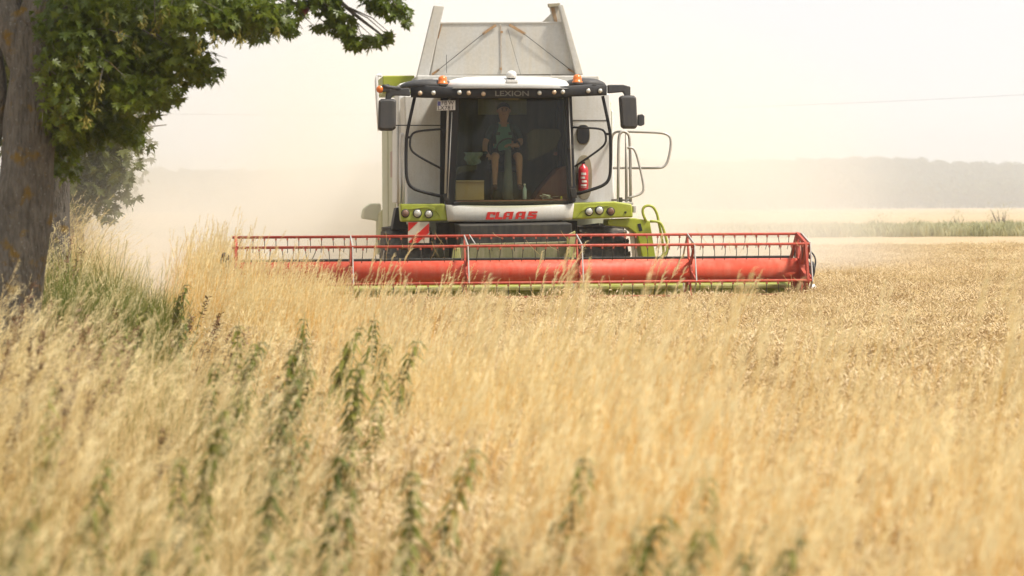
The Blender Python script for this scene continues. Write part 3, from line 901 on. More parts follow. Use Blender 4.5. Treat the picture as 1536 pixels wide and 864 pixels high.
    # the 300 leaves that show largest and clearest: outermost towards the viewer
    order = np.argsort(P[:, 1] - 0.15 * (P[:, 0] > 1.2) + 0.002 * r.uniform(0, 1, len(P)))
    vis = [i for i in range(len(P)) if P[i, 0] > 1.9]
    pick = list(dict.fromkeys(vis[:170] + list(order)))[:300]
    rest = np.setdiff1d(np.arange(len(P)), pick)
    crown = link('crown', leaves_mesh('crown', np.concatenate([P[rest], up]), np.concatenate([S[rest], r.uniform(.13, .22, len(up))]), M_leaf, r), t)
    tag(crown, kind='stuff')
    lm = leaves_mesh('leaf', np.zeros((1, 3)), [1.0], M_leaf, r)
    lm.vertices.foreach_set('co', LEAF_V.astype(np.float32).ravel()); lm.update()
    F = leaf_frames(len(pick), r)
    for k, i in enumerate(pick):
        o = link('leaf', lm, t)
        M4 = Matrix(F[k].tolist()).to_4x4(); M4.translation = Vector(P[i])
        o.matrix_local = M4 @ Matrix.Scale(float(S[i]), 4)
    red = lm.copy(); red.materials.clear(); red.materials.append(M_redleaf)
    for dx, dy in ((0, 0), (4, -5)):
        o = link('leaf', red, t); o['label'] = 'small dark red leaf'
        M4 = Matrix(leaf_frames(1, r)[0].tolist()).to_4x4(); M4.translation = A(462 + dx, 13 + dy, 20.5); o.matrix_local = M4 @ Matrix.Scale(0.09, 4)
    # twigs
    mb = MB()
    for c, (rx, ry, rz), n in C:
        for k in range(max(2, n // 60)):
            a = Vector(c) + Vector((-0.2 - r.uniform(0, .2), r.normal(0, .1), 0.22 + r.uniform(0, .15)))
            b = Vector(c) + Vector((r.normal(0, rx * .7), r.normal(0, ry * .6), r.normal(0, rz * .6)))
            mb.tube([a, a.lerp(b, .5) + Vector((0, 0, .04)), b], [.007, .005, .002], 4, cap=False)
    tag(mb.build('twigs', M_bark, t), kind='stuff')
    # hanging bunches of winged seeds
    for (px, py) in [(125, 68), (96, 150), (143, 145), (128, 172), (100, 95), (118, 88), (235, 30), (215, 20), (160, 15), (250, 10), (300, 60), (320, 50), (360, 50), (415, 40), (180, 40), (92, 172), (240, 15), (150, 118), (205, 60)]:
        mb = MB(); c = Vector((0, 0, 0))
        for k in range(16):
            p = Vector((r.normal(0, .022), r.normal(0, .022), -r.uniform(0, .11)))
            d = Vector((r.normal(0, .6), r.normal(0, .6), -1)).normalized(); s = d.orthogonal().normalized()
            ribbon(mb, [p, p + d * .018, p + d * .042], [.005, .014, .007], s, 0)
        mb.tube([(0, 0, 0.05), (0, 0, -0.08)], 0.0015, 4)
        o = tag(link('seed_bunch', mesh_fast(mb, 'seed_bunch', [M_samara]), t), kind='stuff')
        o.location = A(px, py, 19.45 + r.uniform(-.15, .2))
    return t
build_near_maple()

def crown_profile(z):
    return np.interp(z, [1.1, 2.0, 3.0, 4.0, 4.8, 6.0, 8.0, 9.5, 10.5], [0.7, 1.15, 1.4, 1.5, 1.9, 2.8, 2.9, 2.0, 0.3])

def build_row():
    r = np.random.RandomState(31)
    row = [(30.0, 'second maple of the row, partly hidden behind the near trunk'),
           (41.0, 'third maple of the row, its trunk dim in the drifting dust'),
           (50.0, 'fourth maple of the row, olive crown fading into dust'),
           (58.5, 'farthest maple of the row, pale crown almost lost in dust')]
    for k, (Y, lab) in enumerate(row):
        x = -4.19 - 0.169 * (Y - 20)
        if k == 0: x -= 0.0
        z = float(ground_z(x, Y))
        t = empty('maple_tree', (x, Y, z - 0.05))
        tag(t, lab, 'tree', 'maples in a row along the road bank')
        mb = MB(); p, q = densify([(0, 0, 0), (0.02, 0, 1.2), (0.05, 0, 2.6), (0.0, .1, 4.5), (.1, 0, 8.5)], [.26, .17, .155, .13, .05]); trunk_mesh(mb, p, q, 14, 40 + k); mb.build('trunk', M_bark, t, True)
        for j in range(7):
            a = r.uniform(0, 6.28); z0 = r.uniform(3.4 if k == 0 else 2.2, 6); ln = r.uniform(1.0, 2.2)
            mb = MB(); mb.tube([(0.03, 0, z0), (ln * .5 * math.cos(a), ln * .5 * math.sin(a), z0 + .6), (ln * math.cos(a), ln * math.sin(a), z0 + .7)], [.06, .04, .012], 6); mb.build('limb', M_bark, t, True)
        # leaves gathered in clumps through the crown
        n = 480; cz = r.uniform(3.4 if k == 0 else 1.3, 10.2, n); ca = r.uniform(0, 6.28, n); cr = crown_profile(cz) * r.uniform(0.1, 1, n) ** .5
        cc = np.stack([cr * np.cos(ca), cr * np.sin(ca), cz], 1)
        P = (cc[:, None, :] + np.clip(r.normal(0, 1, (n, 17, 3)), -1.5, 1.5) * np.array([.24, .24, .17])).reshape(-1, 3)
        P = P[(P[:, 2] > (2.7 if k == 0 else 0.8) + 0.35 * r.uniform(0, 1, len(P)))]
        o = link('crown', leaves_mesh('crown', P, r.uniform(.13, .22, len(P)), M_leafd, r), t)
        tag(o, kind='stuff')
build_row()

# ------------------------------------------------------------------ nettles and weeds in the verge, one by one
def nettle_parts(seed, h, dry=False):
    r = random.Random(seed)
    stem = MB()
    lean = r.uniform(0.02, 0.2)
    pts = [Vector((lean * t * t * h + 0.01 * math.sin(6 * t), 0.02 * math.sin(4 * t + seed), h * t)) for t in np.linspace(0, 1, 9)]
    stem.tube(pts, [0.006 * (1 - .75 * i / 8) for i in range(9)], 6)
    leaves = MB()
    npair = int(h / 0.036)
    for k in range(npair):
        t = 0.18 + 0.8 * k / npair
        i = min(7, int(t * 8)); p = pts[i].lerp(pts[i + 1], t * 8 - i)
        for s in (0, math.pi):
            a = s + (math.pi / 2 if k % 2 else 0) + r.gauss(0, .25)
            ln = (0.105 - 0.06 * t) * r.uniform(.8, 1.15) + 0.01
            d = Vector((math.cos(a), math.sin(a), 0)); sd = Vector((-math.sin(a), math.cos(a), 0))
            dn = r.uniform(.3, .9)
            q = [p, p + d * ln * .25 + Vector((0, 0, .01)), p + d * ln * .55 + Vector((0, 0, -ln * dn * .3)), p + d * ln * .85 + Vector((0, 0, -ln * dn * .8)), p + d * ln + Vector((0, 0, -ln * dn * 1.1))]
            w = ln * r.uniform(.27, .36)
            o = len(leaves.v)
            for pt, ww, fold in zip(q, (.1, .85, 1, .5, .03), (0, .2, .2, .15, 0)):
                for sg in (-1, 0, 1):
                    leaves.v.append(tuple(pt + sd * (sg * w * ww / 2) + Vector((0, 0, abs(sg) * fold * w * .5))))
            for m_ in range(4):
                for c in range(2):
                    leaves.f.append((o + m_ * 3 + c, o + m_ * 3 + c + 1, o + m_ * 3 + c + 4, o + m_ * 3 + c + 3)); leaves.m.append(0)
        if t > 0.55:      # drooping strings of seed at the leaf bases
            for j in range(4):
                a = r.uniform(0, 6.28); d = Vector((math.cos(a), math.sin(a), 0)); ln = r.uniform(.02, .05)
                ribbon(leaves, [p, p + d * ln * .6 + Vector((0, 0, .004)), p + d * ln + Vector((0, 0, -ln * .8))], [.004, .009, .004], d.orthogonal().normalized(), 1)
    return (mesh_fast(stem, 'stem', [M_nstem]), mesh_fast(leaves, 'leaves', [M_nettle, M_nstem]))

NETTLES = [
 (272, 420, 1, 'dark nettle standing alone in the dip in front of the pale track'),
 (206, 447, 0, 'short dark nettle tip beside the gap in the straw bank'),
 (192, 470, 2, 'nettle leaning below the green grass right of the trunk'),
 (252, 470, 2, 'bushy nettle left of the tallest dark nettle, among brown seed spikes'),
 (363, 478, 3, 'bright green nettle top, first of the row crossing the straw'),
 (352, 500, 0, 'low nettle just below the first bright green nettle of the row'),
 (428, 510, 1, 'nettle left in the thick middle nettle clump'),
 (462, 468, 3, 'tallest nettle of the thick middle clump'),
 (486, 500, 2, 'leafy nettle in the centre of the thick middle clump'),
 (503, 480, 0, 'thin nettle with sparse top at the right of the middle clump'),
 (530, 530, 1, 'low dark nettle between the middle clump and the right nettle pair'),
 (566, 470, 3, 'tall leaning nettle, left of the pair against orange straw'),
 (584, 500, 0, 'thin brownish nettle, right of the pair against orange straw'),
 (402, 545, 2, 'nettle half sunk in straw below the middle clump'),
 (72, 560, 1, 'tall blurred dark nettle below the tree trunk'),
 (48, 640, 2, 'blurred bushy nettle beneath the tall one under the trunk'),
 (126, 680, 0, 'small blurred nettle in the lower straw right of the trunk line'),
 (290, 590, 2, 'short nettle half buried in straw below the brown seed spikes'),
 (520, 665, 1, 'blurred nettle stalk near the bottom, below the middle clump'),
 (632, 690, 3, 'blurred narrow nettle below the orange straw, left of the front row'),
 (658, 660, 0, 'blurred thin nettle stalk right beside the narrow front nettle'),
 (866, 668, 1, 'big blurred dark nettle in front of orange straw'),
 (985, 770, 2, 'blurred nettle at the bottom edge, right of the big dark one'),
 (940, 745, 0, 'blurred slanting nettle between the big dark one and the bottom edge'),
 (1085, 700, 3, 'rightmost tall blurred nettle in front of the blond grass'),
 (1120, 790, 2, 'lowest blurred nettle under the rightmost tall one'),
 (400, 690, 1, 'blurred nettle low in the straw at the lower left'),
 (180, 800, 2, 'blurred nettle at the bottom edge in the lower left corner'),
 (18, 760, 0, 'blurred nettle at the very left edge near the bottom'),
 (770, 800, 3, 'blurred nettle at the bottom edge under the big dark one'),
]
def build_nettles():
    kinds = [nettle_parts(900 + k, 1.0) for k in range(4)]
    r = random.Random(77)
    for px, py, k, lab in NETTLES:
        top = 1.24 if py < 600 else 1.10
        Y = (2.0 - top) * FPX / (py - 312)
        p = at(px, py, Y)
        g = float(ground_z(p.x, p.y))
        t = empty('nettle', (p.x - 0.06, p.y, g), r.gauss(0, .5))
        tag(t, lab, 'nettle', 'nettles growing through the verge grass')
        s = (p.z - g) * 1.0
        for nm, me in zip(('stem', 'leaves'), kinds[k]):
            o = link(nm, me, t)
            o.scale = (s * 1.1, s * 1.1, s)
            if nm == 'leaves': o['kind'] = 'stuff'
        for j in range(2 if py < 600 else 1):          # shorter side shoots from the same root
            st, lv = kinds[(k + 1 + j) % 4]; w_ = r.uniform(.85, 1.15)
            f = s * r.uniform(.72, .97); dx, dy = r.uniform(-.15, .15), r.uniform(-.12, .12)
            for nm, me in (('shoot', st), ('leaves', lv)):
                o = link(nm, me, t); o.scale = (f * w_, f * w_, f); o.location = (dx, dy, 0); o.rotation_euler = (0, 0, r.uniform(-.6, .6))
                if nm == 'leaves': o['kind'] = 'stuff'
build_nettles()

# small shrubs on the far weed strip
def build_shrubs():
    r = np.random.RandomState(5)
    for px, h, w, lab in [(1437, 1.5, .7, 'hazy bushy shrub on the weed strip below the woods'),
                          (1503, 2.0, .9, 'hazy open branched shrub nearest the right edge on the weed strip'),
                          (1485, 1.4, .4, 'thin hazy sapling left of the open branched shrub'),
                          (1320, 1.3, 1.0, 'low rounded hazy shrub on the weed strip, farthest left of four'),
                          (1372, .9, .5, 'small hazy tuft of brush on the weed strip between the shrubs')]:
        p = at(px, 340, 168.0)
        t = empty('shrub', (p.x, 168, -.25)); tag(t, lab, 'shrub', 'small shrubs on the far weed strip')
        mb = MB()
        for k in range(9):
            a = r.uniform(0, 6.28); q = Vector((w * math.cos(a) * r.uniform(.3, 1), w * math.sin(a) * .6, h * r.uniform(.7, 1.05)))
            mb.tube([(0, 0, 0), q * .5 + Vector((0, 0, .1)), q], [.05, .035, .01], 5)
        mb.build('branches', M_bark, t)
        n = int(150 * w); P = np.stack([r.normal(0, w * .45, n), r.normal(0, w * .4, n), h * r.uniform(.35, 1.0, n) + .5], 1)
        tag(link('foliage', leaves_mesh('foliage', P, r.uniform(.05, .09, n), M_weed, r), t), kind='stuff')
build_shrubs()

# overhead cable
mb = MB()
pts = []
for i in range(60):
    u = i / 59
    px = -900 + u * 3600
    pts.append(at(px, 172 - 0.0000245 * (px - 430) ** 2 * 1.0, 160.0))
mb.tube(pts, 0.007, 5, cap=False)
tag(mb.build('overhead_cable', M_dgrey), 'thin faint overhead cable sagging across the pale sky', 'cable')
# ------------------------------------------------------------------ the combine harvester
H = empty('combine_harvester', ORIG, YAW)
tag(H, 'white and lime green combine harvester with wide red reel driving through wheat', 'combine harvester')

def slab(name, poly, ly, thick, mat, parent=H, bevel=0.012, back=None, seg=2):
    """Panel whose front outline is given by photo spots at machine depth ly, carried back by thick."""
    f = [L(px, py, ly) for px, py in poly]
    if back is None:
        b = [p + Vector((0, thick, 0)) for p in f]
    else:
        b = [L(px, py, ly + thick) for px, py in back]
    return MB().hexa(f, b).build(name, mat, parent, bevel=bevel, seg=seg)

def pipe(name, pts, rad, mat, parent=H, n=8, it=3, closed=False):
    P = [L(*p) for p in pts]
    if it: P = rounded(P, it, closed)
    return MB().tube(P, rad, n).build(name, mat, parent, smooth=True)

def mirror_x(poly, c):
    return [(2 * c - x, y) for x, y in poly][::-1]

def lens(name, px, py, ly, rad, mat, parent, rim=M_chrome, axis='y'):
    c = L(px, py, ly)
    hsg = MB().lathe([(rad * 1.2, 0.05), (rad * 1.25, -0.012), (rad * 1.0, -0.02)], c, 'y', 18).build(name, rim, parent, True)
    MB().lathe([(rad * .98, -0.014), (rad * .98, -0.024), (rad * .75, -0.034), (rad * .3, -0.04)], c, 'y', 18).build('lens', mat, hsg, True)
    return hsg

# ---- text helper: outlines of the built-in typeface turned into a thin mesh
def text_mesh(s, size, depth=0.002, shear=0.0):
    cu = bpy.data.curves.new('lettering', 'FONT')
    cu.body = s; cu.size = size; cu.extrude = depth; cu.align_x = 'CENTER'; cu.align_y = 'CENTER'; cu.shear = shear; cu.offset = size * 0.012
    o = bpy.data.objects.new('lettering', cu); COL.objects.link(o)
    dg = bpy.context.evaluated_depsgraph_get()
    me = bpy.data.meshes.new_from_object(o.evaluated_get(dg))
    bpy.data.objects.remove(o); bpy.data.curves.remove(cu)
    return me

def letter_obj(name, me, loc, mat, parent, scale=(1, 1, 1), tilt=0.0):
    me.materials.clear(); me.materials.append(mat)
    o = link(name, me, parent)
    o.location = loc; o.rotation_euler = (math.pi / 2 + tilt, 0, 0); o.scale = scale
    return o

# ---------------------------------------------------------------- reel
XL, XR = L(352, 410, 0).x + 0.02, L(1199, 405, 0).x
REEL_Z = 0.5 * (L(430, 411, 0).z + L(1120, 405, 0).z)
SEG = (XR - XL) / 5
reel = MB().lathe([(0.10, 0.0), (0.172, 0.002), (0.172, XR - XL - 0.002), (0.10, XR - XL)], (XL, 0, REEL_Z), 'x', 32).build('reel', M_red, H, True)
reel['label'] = 'wide red reel with tine bars'
RR = 0.55
ANG = [R(105 - 60 * k) for k in range(6)]      # measured from the rear horizontally, towards the front
def bar_pos(k, r=RR):
    a = ANG[k]
    return Vector((0, -r * math.cos(a), REEL_Z + r * math.sin(a)))
bar_me = MB().lathe([(0.021, XL - 0.05), (0.021, XR + 0.05)], (0, 0, 0), 'x', 10).mesh('tine_bar', M_redbar, True)
for k in range(6):
    o = link('tine_bar', bar_me, reel); o.location = bar_pos(k)
# spiders: six flat arms and a hexagonal rim at each of six stations
def spider_mesh(w, thick, rim=0.020):
    mb = MB()
    for k in range(6):
        a, b = bar_pos(k, 0.15), bar_pos(k, RR)
        d = (b - a).normalized(); s = Vector((0, -d.z, d.y))
        c0 = Vector((0, 0, -REEL_Z))
        q = [a + s * w * 1.3, b + s * w * 0.7, b - s * w * 0.7, a - s * w * 1.3]
        mb.hexa([p + c0 + Vector((-thick / 2, 0, 0)) for p in q], [p + c0 + Vector((thick / 2, 0, 0)) for p in q])
        e = bar_pos((k + 1) % 6); d2 = (e - b).normalized(); s2 = Vector((0, -d2.z, d2.y))
        q = [b + s2 * rim, e + s2 * rim, e - s2 * rim, b - s2 * rim]
        mb.hexa([p + c0 + Vector((-thick * .35, 0, 0)) for p in q], [p + c0 + Vector((thick * .35, 0, 0)) for p in q], 1)
    mb.lathe([(0.19, -thick * .8), (0.19, thick * .8)], (0, 0, 0), 'x', 20)
    return mb.mesh('spider', [M_redbar, M_silver])
sp_me = spider_mesh(0.035, 0.022)
sp_end = spider_mesh(0.055, 0.05, 0.028)
sp_end.materials[1] = M_redbar
for i in range(6):
    o = link('spider', sp_end if i in (0, 5) else sp_me, reel)
    o.location = (XL + SEG * i, 0, REEL_Z)
o = link('spider', sp_me, reel); o.location = (XR + 0.07, 0.02, REEL_Z)
# spring tines
tm = MB()
tm.box((-0.012, -0.016, -0.034), (0.012, 0.016, 0.012), 0)
tm.tube([(0, 0, -0.03), (0.002, -0.006, -0.09), (0.001, 0.004, -0.15), (-0.002, 0.03, -0.215)], [0.0062, 0.0058, 0.0055, 0.005], 5, 1)
tine_me = tm.mesh('tine', [M_redbar, M_blackd])
for k in range(6):
    b = bar_pos(k)
    n = 50
    for i in range(n):
        x = XL + (i + 0.5 + (0.45 if k % 2 else 0)) * (XR - XL - 0.04) / n
        o = link('tine', tine_me, reel)
        o.location = (x, b.y, b.z - 0.014); o.rotation_euler = (0.09 * math.sin(i * 7.3 + k) + (.35 if (i * 7 + k * 3) % 23 == 0 else 0), 0.10 * math.sin(i * 3.1 + 2 * k) + (.3 if (i * 5 + k) % 31 == 0 else 0), 0)
# straw caught on the bars and spiders
sw = MB(); r_ = random.Random(14)
for k in range(70):
    b = bar_pos(r_.choice((0, 1, 1, 2, 2))); x = r_.uniform(XL + .1, XR - .1)
    ln = r_.uniform(.08, .28); a = r_.gauss(0, .8)
    p0 = Vector((x, b.y - .022, b.z + .01)); d = Vector((math.sin(a), -.15, -abs(math.cos(a)) * r_.choice((1, 1, .3))))
    ribbon(sw, [p0 - d * ln * .3 + Vector((0, .02, .02)), p0, p0 + d * ln * .4, p0 + d * ln + Vector((.02, 0, 0))], [.003, .005, .005, .002], (1, 0, .3), 0)
tag(link('caught_straw', mesh_fast(sw, 'caught_straw', [M_straw2]), reel), kind='stuff')
# shiny scar of wire caught on the rear bar
MB().tube([(L(704, 352, -.1)), (L(713, 366, -.3))], 0.008, 5).build('loose_rod', M_silver, reel)

# ---------------------------------------------------------------- header trough
hz_top = L(1100, 387.5, 0.8).z
header = MB()
hx0, hx1 = XL - 0.12, XR + 0.10
prof = [(0.80, hz_top), (0.80, 0.34), (0.62, 0.20), (0.10, 0.14), (-0.42, 0.12), (-0.42, 0.09), (0.10, 0.09), (0.68, 0.13), (0.88, 0.28), (0.88, hz_top)]
header.hexa([(hx0, y, z) for y, z in prof], [(hx1, y, z) for y, z in prof])
header = header.build('header_trough', M_green, H, bevel=0.01)
header['label'] = 'lime green cutting table behind the reel'
MB().box((hx0, 0.76, hz_top + .002), (hx1, 0.93, hz_top + 0.035)).build('top_rail', M_blackd, header, bevel=0.008)
# pale ledge below the reel tube
zl = L(1100, 430, 0.55).z
MB().hexa([(hx0, 0.60, zl - .03), (hx0, 0.60, zl + .02), (hx0, 0.797, zl + .05), (hx0, 0.797, zl - .03)], [(hx1, 0.60, zl - .03), (hx1, 0.60, zl + .02), (hx1, 0.797, zl + .05), (hx1, 0.797, zl - .03)]).build('ledge', M_greend, header, bevel=0.01)
# intake auger with flighting
au = MB(); au.lathe([(0.16, hx0 + .05), (0.16, hx1 - .05)], (0, 0.45, 0.42), 'x', 18)
auger = au.build('auger', M_greend, header, True)
fl = MB(); N = 300
for i in range(N):
    x = hx0 + .1 + (hx1 - hx0 - .2) * i / (N - 1); sgn = 1 if i < N / 2 else -1
    a = sgn * (x - 0.0) * 2 * math.pi / 0.55
    fl.v.append((x, 0.45 + .16 * math.cos(a), .42 + .16 * math.sin(a))); fl.v.append((x, 0.45 + .24 * math.cos(a), .42 + .24 * math.sin(a)))
    if i: fl.f.append((2 * i - 2, 2 * i - 1, 2 * i + 1, 2 * i)); fl.m.append(0)
fl.build('flight', M_silver, auger)
# knife guards
gd = MB().hexa([(-.012, -0.42, .09), (.012, -0.42, .09), (.008, -0.55, .10)], [(-.012, -0.42, .115), (.012, -0.42, .115), (.008, -0.55, .112)]).mesh('knife_guard', M_silver)
for i in range(100):
    o = link('knife_guard', gd, header); o.location = (hx0 + .1 + (hx1 - hx0 - .2) * i / 99, 0, 0)
# raised centre of the back wall, in front of the feeder
slab('feeder_shield', [(688, 395), (690, 366), (860, 362), (862, 392)], 1.05, 0.06, M_shadow_olive, header)
slab('side_cheek', [(676, 398), (680, 373), (690, 371), (692, 398)], 0.97, 0.05, M_greend, header)
slab('side_cheek', [(849, 394), (851, 352), (863, 346), (864, 394)], 0.97, 0.05, M_greend, header)
# end dividers
def divider(xs, sgn, name):
    mb = MB()
    secs = [(-1.25, 0.10, 0.16, 0.02), (-0.9, 0.08, 0.42, 0.07), (-0.4, 0.07, 0.70, 0.10), (0.1, 0.07, 0.86, 0.11), (0.6, 0.08, 0.74, 0.10), (0.95, 0.1, 0.6, 0.08)]
    o = 0; ring = 10
    for y, z0, z1, w in secs:
        for k in range(ring):
            a = 2 * math.pi * k / ring
            mb.v.append((xs + sgn * (0.10 + w * math.cos(a)), y, (z0 + z1) / 2 + (z1 - z0) / 2 * math.sin(a)))
    for i in range(len(secs) - 1):
        for k in range(ring):
            mb.f.append((i * ring + k, i * ring + (k + 1) % ring, (i + 1) * ring + (k + 1) % ring, (i + 1) * ring + k)); mb.m.append(0)
    mb.f.append(tuple(range(ring))); mb.f.append(tuple(range(len(secs) * ring - 1, (len(secs) - 1) * ring - 1, -1))); mb.m += [0, 0]
    return mb.build(name, M_white, header, True)
divider(XR + 0.12, 1, 'crop_divider')
divider(XL - 0.16, -1, 'crop_divider')
# reel arms, drive and hydraulics at both ends
for sgn, x in ((1, XR + .15), (-1, XL - .13)):
    arm = MB().hexa([(x - .03, 0.85, hz_top + .02), (x - .03, 0.85, hz_top + .14), (x - .03, -0.12, REEL_Z + .06), (x - .03, -0.12, REEL_Z - .07)],
                    [(x + .03, 0.85, hz_top + .02), (x + .03, 0.85, hz_top + .14), (x + .03, -0.12, REEL_Z + .06), (x + .03, -0.12, REEL_Z - .07)]).build('reel_arm', M_blackd, header, bevel=.008)
    MB().tube([(x, 0.75, 0.45), (x + sgn * .02, 0.05, REEL_Z - .05)], .028, 8).build('lift_cylinder', M_black, arm, True)
    MB().lathe([(.11, 0), (.12, .03), (.06, .05)], (x + .03 * sgn, 0, REEL_Z), 'x', 16).build('drive_cover', M_dgrey, arm, True)
    P = rounded([(x, .5, hz_top + .1), (x + .05 * sgn, .2, REEL_Z + .30), (x + .1 * sgn, -.05, REEL_Z + .16), (x + .06 * sgn, -.05, REEL_Z - .02)], 3)
    MB().tube(P, .013, 6).build('hose', M_black, arm, True)
c = L(1213, 385, -0.1)
MB().lathe([(.022, -.02), (.036, 0), (.022, .02)], c + Vector((.02, 0, .0)), 'y', 12).build('coupling', M_blackd, header, True)
c = L(338, 386, -0.1)
MB().lathe([(.012, -.16), (.022, -.08), (.05, -.02), (.055, .03), (.03, .07)], c, 'z', 12).build('marker_knob', M_dgrey, header, True)

# ---------------------------------------------------------------- feeder house, chassis, wheels
zf = L(700, 338, 2.2).z
feeder = MB().hexa([L(690, 338, 2.5), L(858, 335, 2.5), L(858, 395, 2.5), L(690, 398, 2.5)][::1],
                   [L(690, 338, 2.5) + Vector((0, 1.8, .08)), L(858, 335, 2.5) + Vector((0, 1.8, .08)), L(858, 395, 2.5) + Vector((0, 1.8, .08)), L(690, 398, 2.5) + Vector((0, 1.8, .08))])
feeder.build('feeder_house', M_blackd, H, bevel=.02)
MB().hexa([(L(695, 370, 1.1).x, 1.12, .35), (L(856, 370, 1.1).x, 1.12, .35), (L(856, 370, 1.1).x, 1.12, .85), (L(695, 370, 1.1).x, 1.12, .85)],
          [(L(695, 370, 1.1).x, 2.5, .75), (L(856, 370, 1.1).x, 2.5, .75), (L(856, 370, 1.1).x, 2.5, 1.35), (L(695, 370, 1.1).x, 2.5, 1.35)]).build('feeder_throat', M_shadow_olive, H, bevel=.02)
slab('under_cab_guard', [(655, 334), (866, 331), (866, 360), (862, 372), (690, 372), (655, 365)], 3.35, .2, M_blackd)
axle_y = 4.25
def wheel(xc, yc, rad, w, name='wheel', lug=20):
    prof = [(rad * .52, -w / 2 * .9), (rad * .80, -w / 2), (rad * .93, -w / 2 * .92), (rad * .965, -w / 2 * .6), (rad * .97, 0), (rad * .965, w / 2 * .6), (rad * .93, w / 2 * .92), (rad * .80, w / 2), (rad * .52, w / 2 * .9)]
    hub = MB().lathe([(rad * .15, -w * .30), (rad * .45, -w * .25), (rad * .53, -w * .47), (rad * .53, w * .47), (rad * .45, w * .25), (rad * .15, w * .30)], (0, 0, 0), 'x', 28).build(name, M_white, H, True)
    hub.location = (xc, yc, rad)
    MB().lathe(prof, (0, 0, 0), 'x', 48).build('tyre', M_rubber, hub, True)
    lm = MB()
    for sgn in (-1, 1):
        q = [(sgn * .01, -.05, 0), (sgn * w * .5, .11, -.045), (sgn * w * .5, .185, -.055), (sgn * .01, .03, 0)]
        if sgn < 0: q = q[::-1]
        lm.hexa([(x, y, z + .035) for x, y, z in q], [(x, y, z - .08) for x, y, z in q])
    lme = lm.mesh('tread_lug', M_rubber)
    for i in range(lug):
        a = 2 * math.pi * i / lug
        o = link('tread_lug', lme, hub)
        o.matrix_local = Matrix.Rotation(a, 4, 'X') @ Matrix.Translation((0, 0, rad * .985))
    return hub
zt = L(600, 344, 3.5).z
wr = 0.86
xw0, xw1 = L(612, 380, 3.6).x, L(909, 380, 3.6).x
wheel(xw0 + .02, axle_y, wr, 0.78)
wheel(xw1 - .0, axle_y, wr, 0.78)
wheel(L(640, 380, 8.8).x, 8.8, 0.6, 0.45, lug=18)
wheel(L(840, 380, 8.8).x, 8.8, 0.6, 0.45, lug=18)
MB().tube([(xw0, axle_y, wr), (xw1, axle_y, wr)], .16, 10).build('axle', M_blackd, H, True)
MB().tube([(L(640, 380, 8.8).x, 8.8, .6), (L(840, 380, 8.8).x, 8.8, .6)], .1, 10).build('axle', M_blackd, H, True)
slab('mudflap', [(588, 345), (594, 312), (604, 310), (612, 345)], 3.6, .5, M_black)
# right-hand fender and ladder panel
slab('fender', [(915, 330), (952, 330), (975, 332), (984, 345), (1003, 388), (975, 388), (962, 350), (940, 337), (915, 337)], 3.15, 0.45, M_green, bevel=.02) if False else None
fd = MB().hexa([L(*q) for q in [(912, 329, 3.2), (952, 327, 3.2), (975, 331, 3.2), (984, 388, 3.2), (964, 388, 3.2), (956, 352, 3.2), (942, 341, 3.2), (912, 338, 3.2)]],
               [L(*q) + Vector((0, .5, 0)) for q in [(912, 329, 3.2), (952, 327, 3.2), (975, 331, 3.2), (984, 388, 3.2), (964, 388, 3.2), (956, 352, 3.2), (942, 341, 3.2), (912, 338, 3.2)]]).build('ladder_panel', M_green, H, bevel=.02)
slab('slot', [(956, 336), (961, 335), (964, 346), (959, 347)], 3.19, .02, M_black, fd, bevel=.004)
pipe('grab_rail', [(969, 332, 3.2), (963, 318, 3.2), (966, 309, 3.2), (978, 308, 3.2), (985, 318, 3.2), (988, 332, 3.2), (997, 380, 3.2), (990, 387, 3.2), (982, 388, 3.2)], .022, M_green, fd)
pipe('grab_rail', [(975, 332, 3.15), (990, 332, 3.15), (996, 345, 3.15), (1003, 374, 3.15), (995, 386, 3.15), (983, 388, 3.15)], .022, M_green, fd)
slab('splash_guard', [(944, 346), (950, 350), (958, 388), (949, 388)], 3.3, .03, M_warnw, H, bevel=.004)

# ---------------------------------------------------------------- lower fascia with lamps
def curved_panel(name, top, bot, ly, bow, thick, mat, parent=H, n=16, lip=0.03):
    """Panel that bulges forwards: top/bot are photo polylines with the same x stations."""
    mb = MB()
    for lay_ in (0, 1):
        for i, (t, b) in enumerate(zip(top, bot)):
            u = i / (len(top) - 1); off = -bow * (1 - (2 * u - 1) ** 2) + lay_ * thick
            a = L(t[0], t[1], ly + off if not lay_ else ly + off); c = L(b[0], b[1], ly + off)
            m1 = a.lerp(c, .12) + Vector((0, -lip * (1 - lay_), 0)); m2 = a.lerp(c, .85) + Vector((0, -lip * .8 * (1 - lay_), 0))
            for p in (a, m1, m2, c): mb.v.append(tuple(p))
    m = len(top)
    for i in range(m - 1):
        for k in range(3):
            mb.f.append((i * 4 + k, (i + 1) * 4 + k, (i + 1) * 4 + k + 1, i * 4 + k + 1)); mb.m.append(0)
            o = m * 4
            mb.f.append((o + i * 4 + k, o + i * 4 + k + 1, o + (i + 1) * 4 + k + 1, o + (i + 1) * 4 + k)); mb.m.append(0)
        mb.f.append((i * 4, m * 4 + i * 4, m * 4 + (i + 1) * 4, (i + 1) * 4)); mb.m.append(0)
        mb.f.append((i * 4 + 3, (i + 1) * 4 + 3, m * 4 + (i + 1) * 4 + 3, m * 4 + i * 4 + 3)); mb.m.append(0)
    for i in (0, m - 1):
        for k in range(3):
            mb.f.append((i * 4 + k, i * 4 + k + 1, m * 4 + i * 4 + k + 1, m * 4 + i * 4 + k)); mb.m.append(0)
    return mb.build(name, mat, parent, smooth=True)
U = np.linspace(0, 1, 17)
fx = 668 + (861 - 668) * U
ftop = 307.0 - 2.0 * U + 2.6 * (1 - (2 * U - 1) ** 2)
fbot = 332.0 - 2.5 * U + 1.5 * (1 - (2 * U - 1) ** 2)
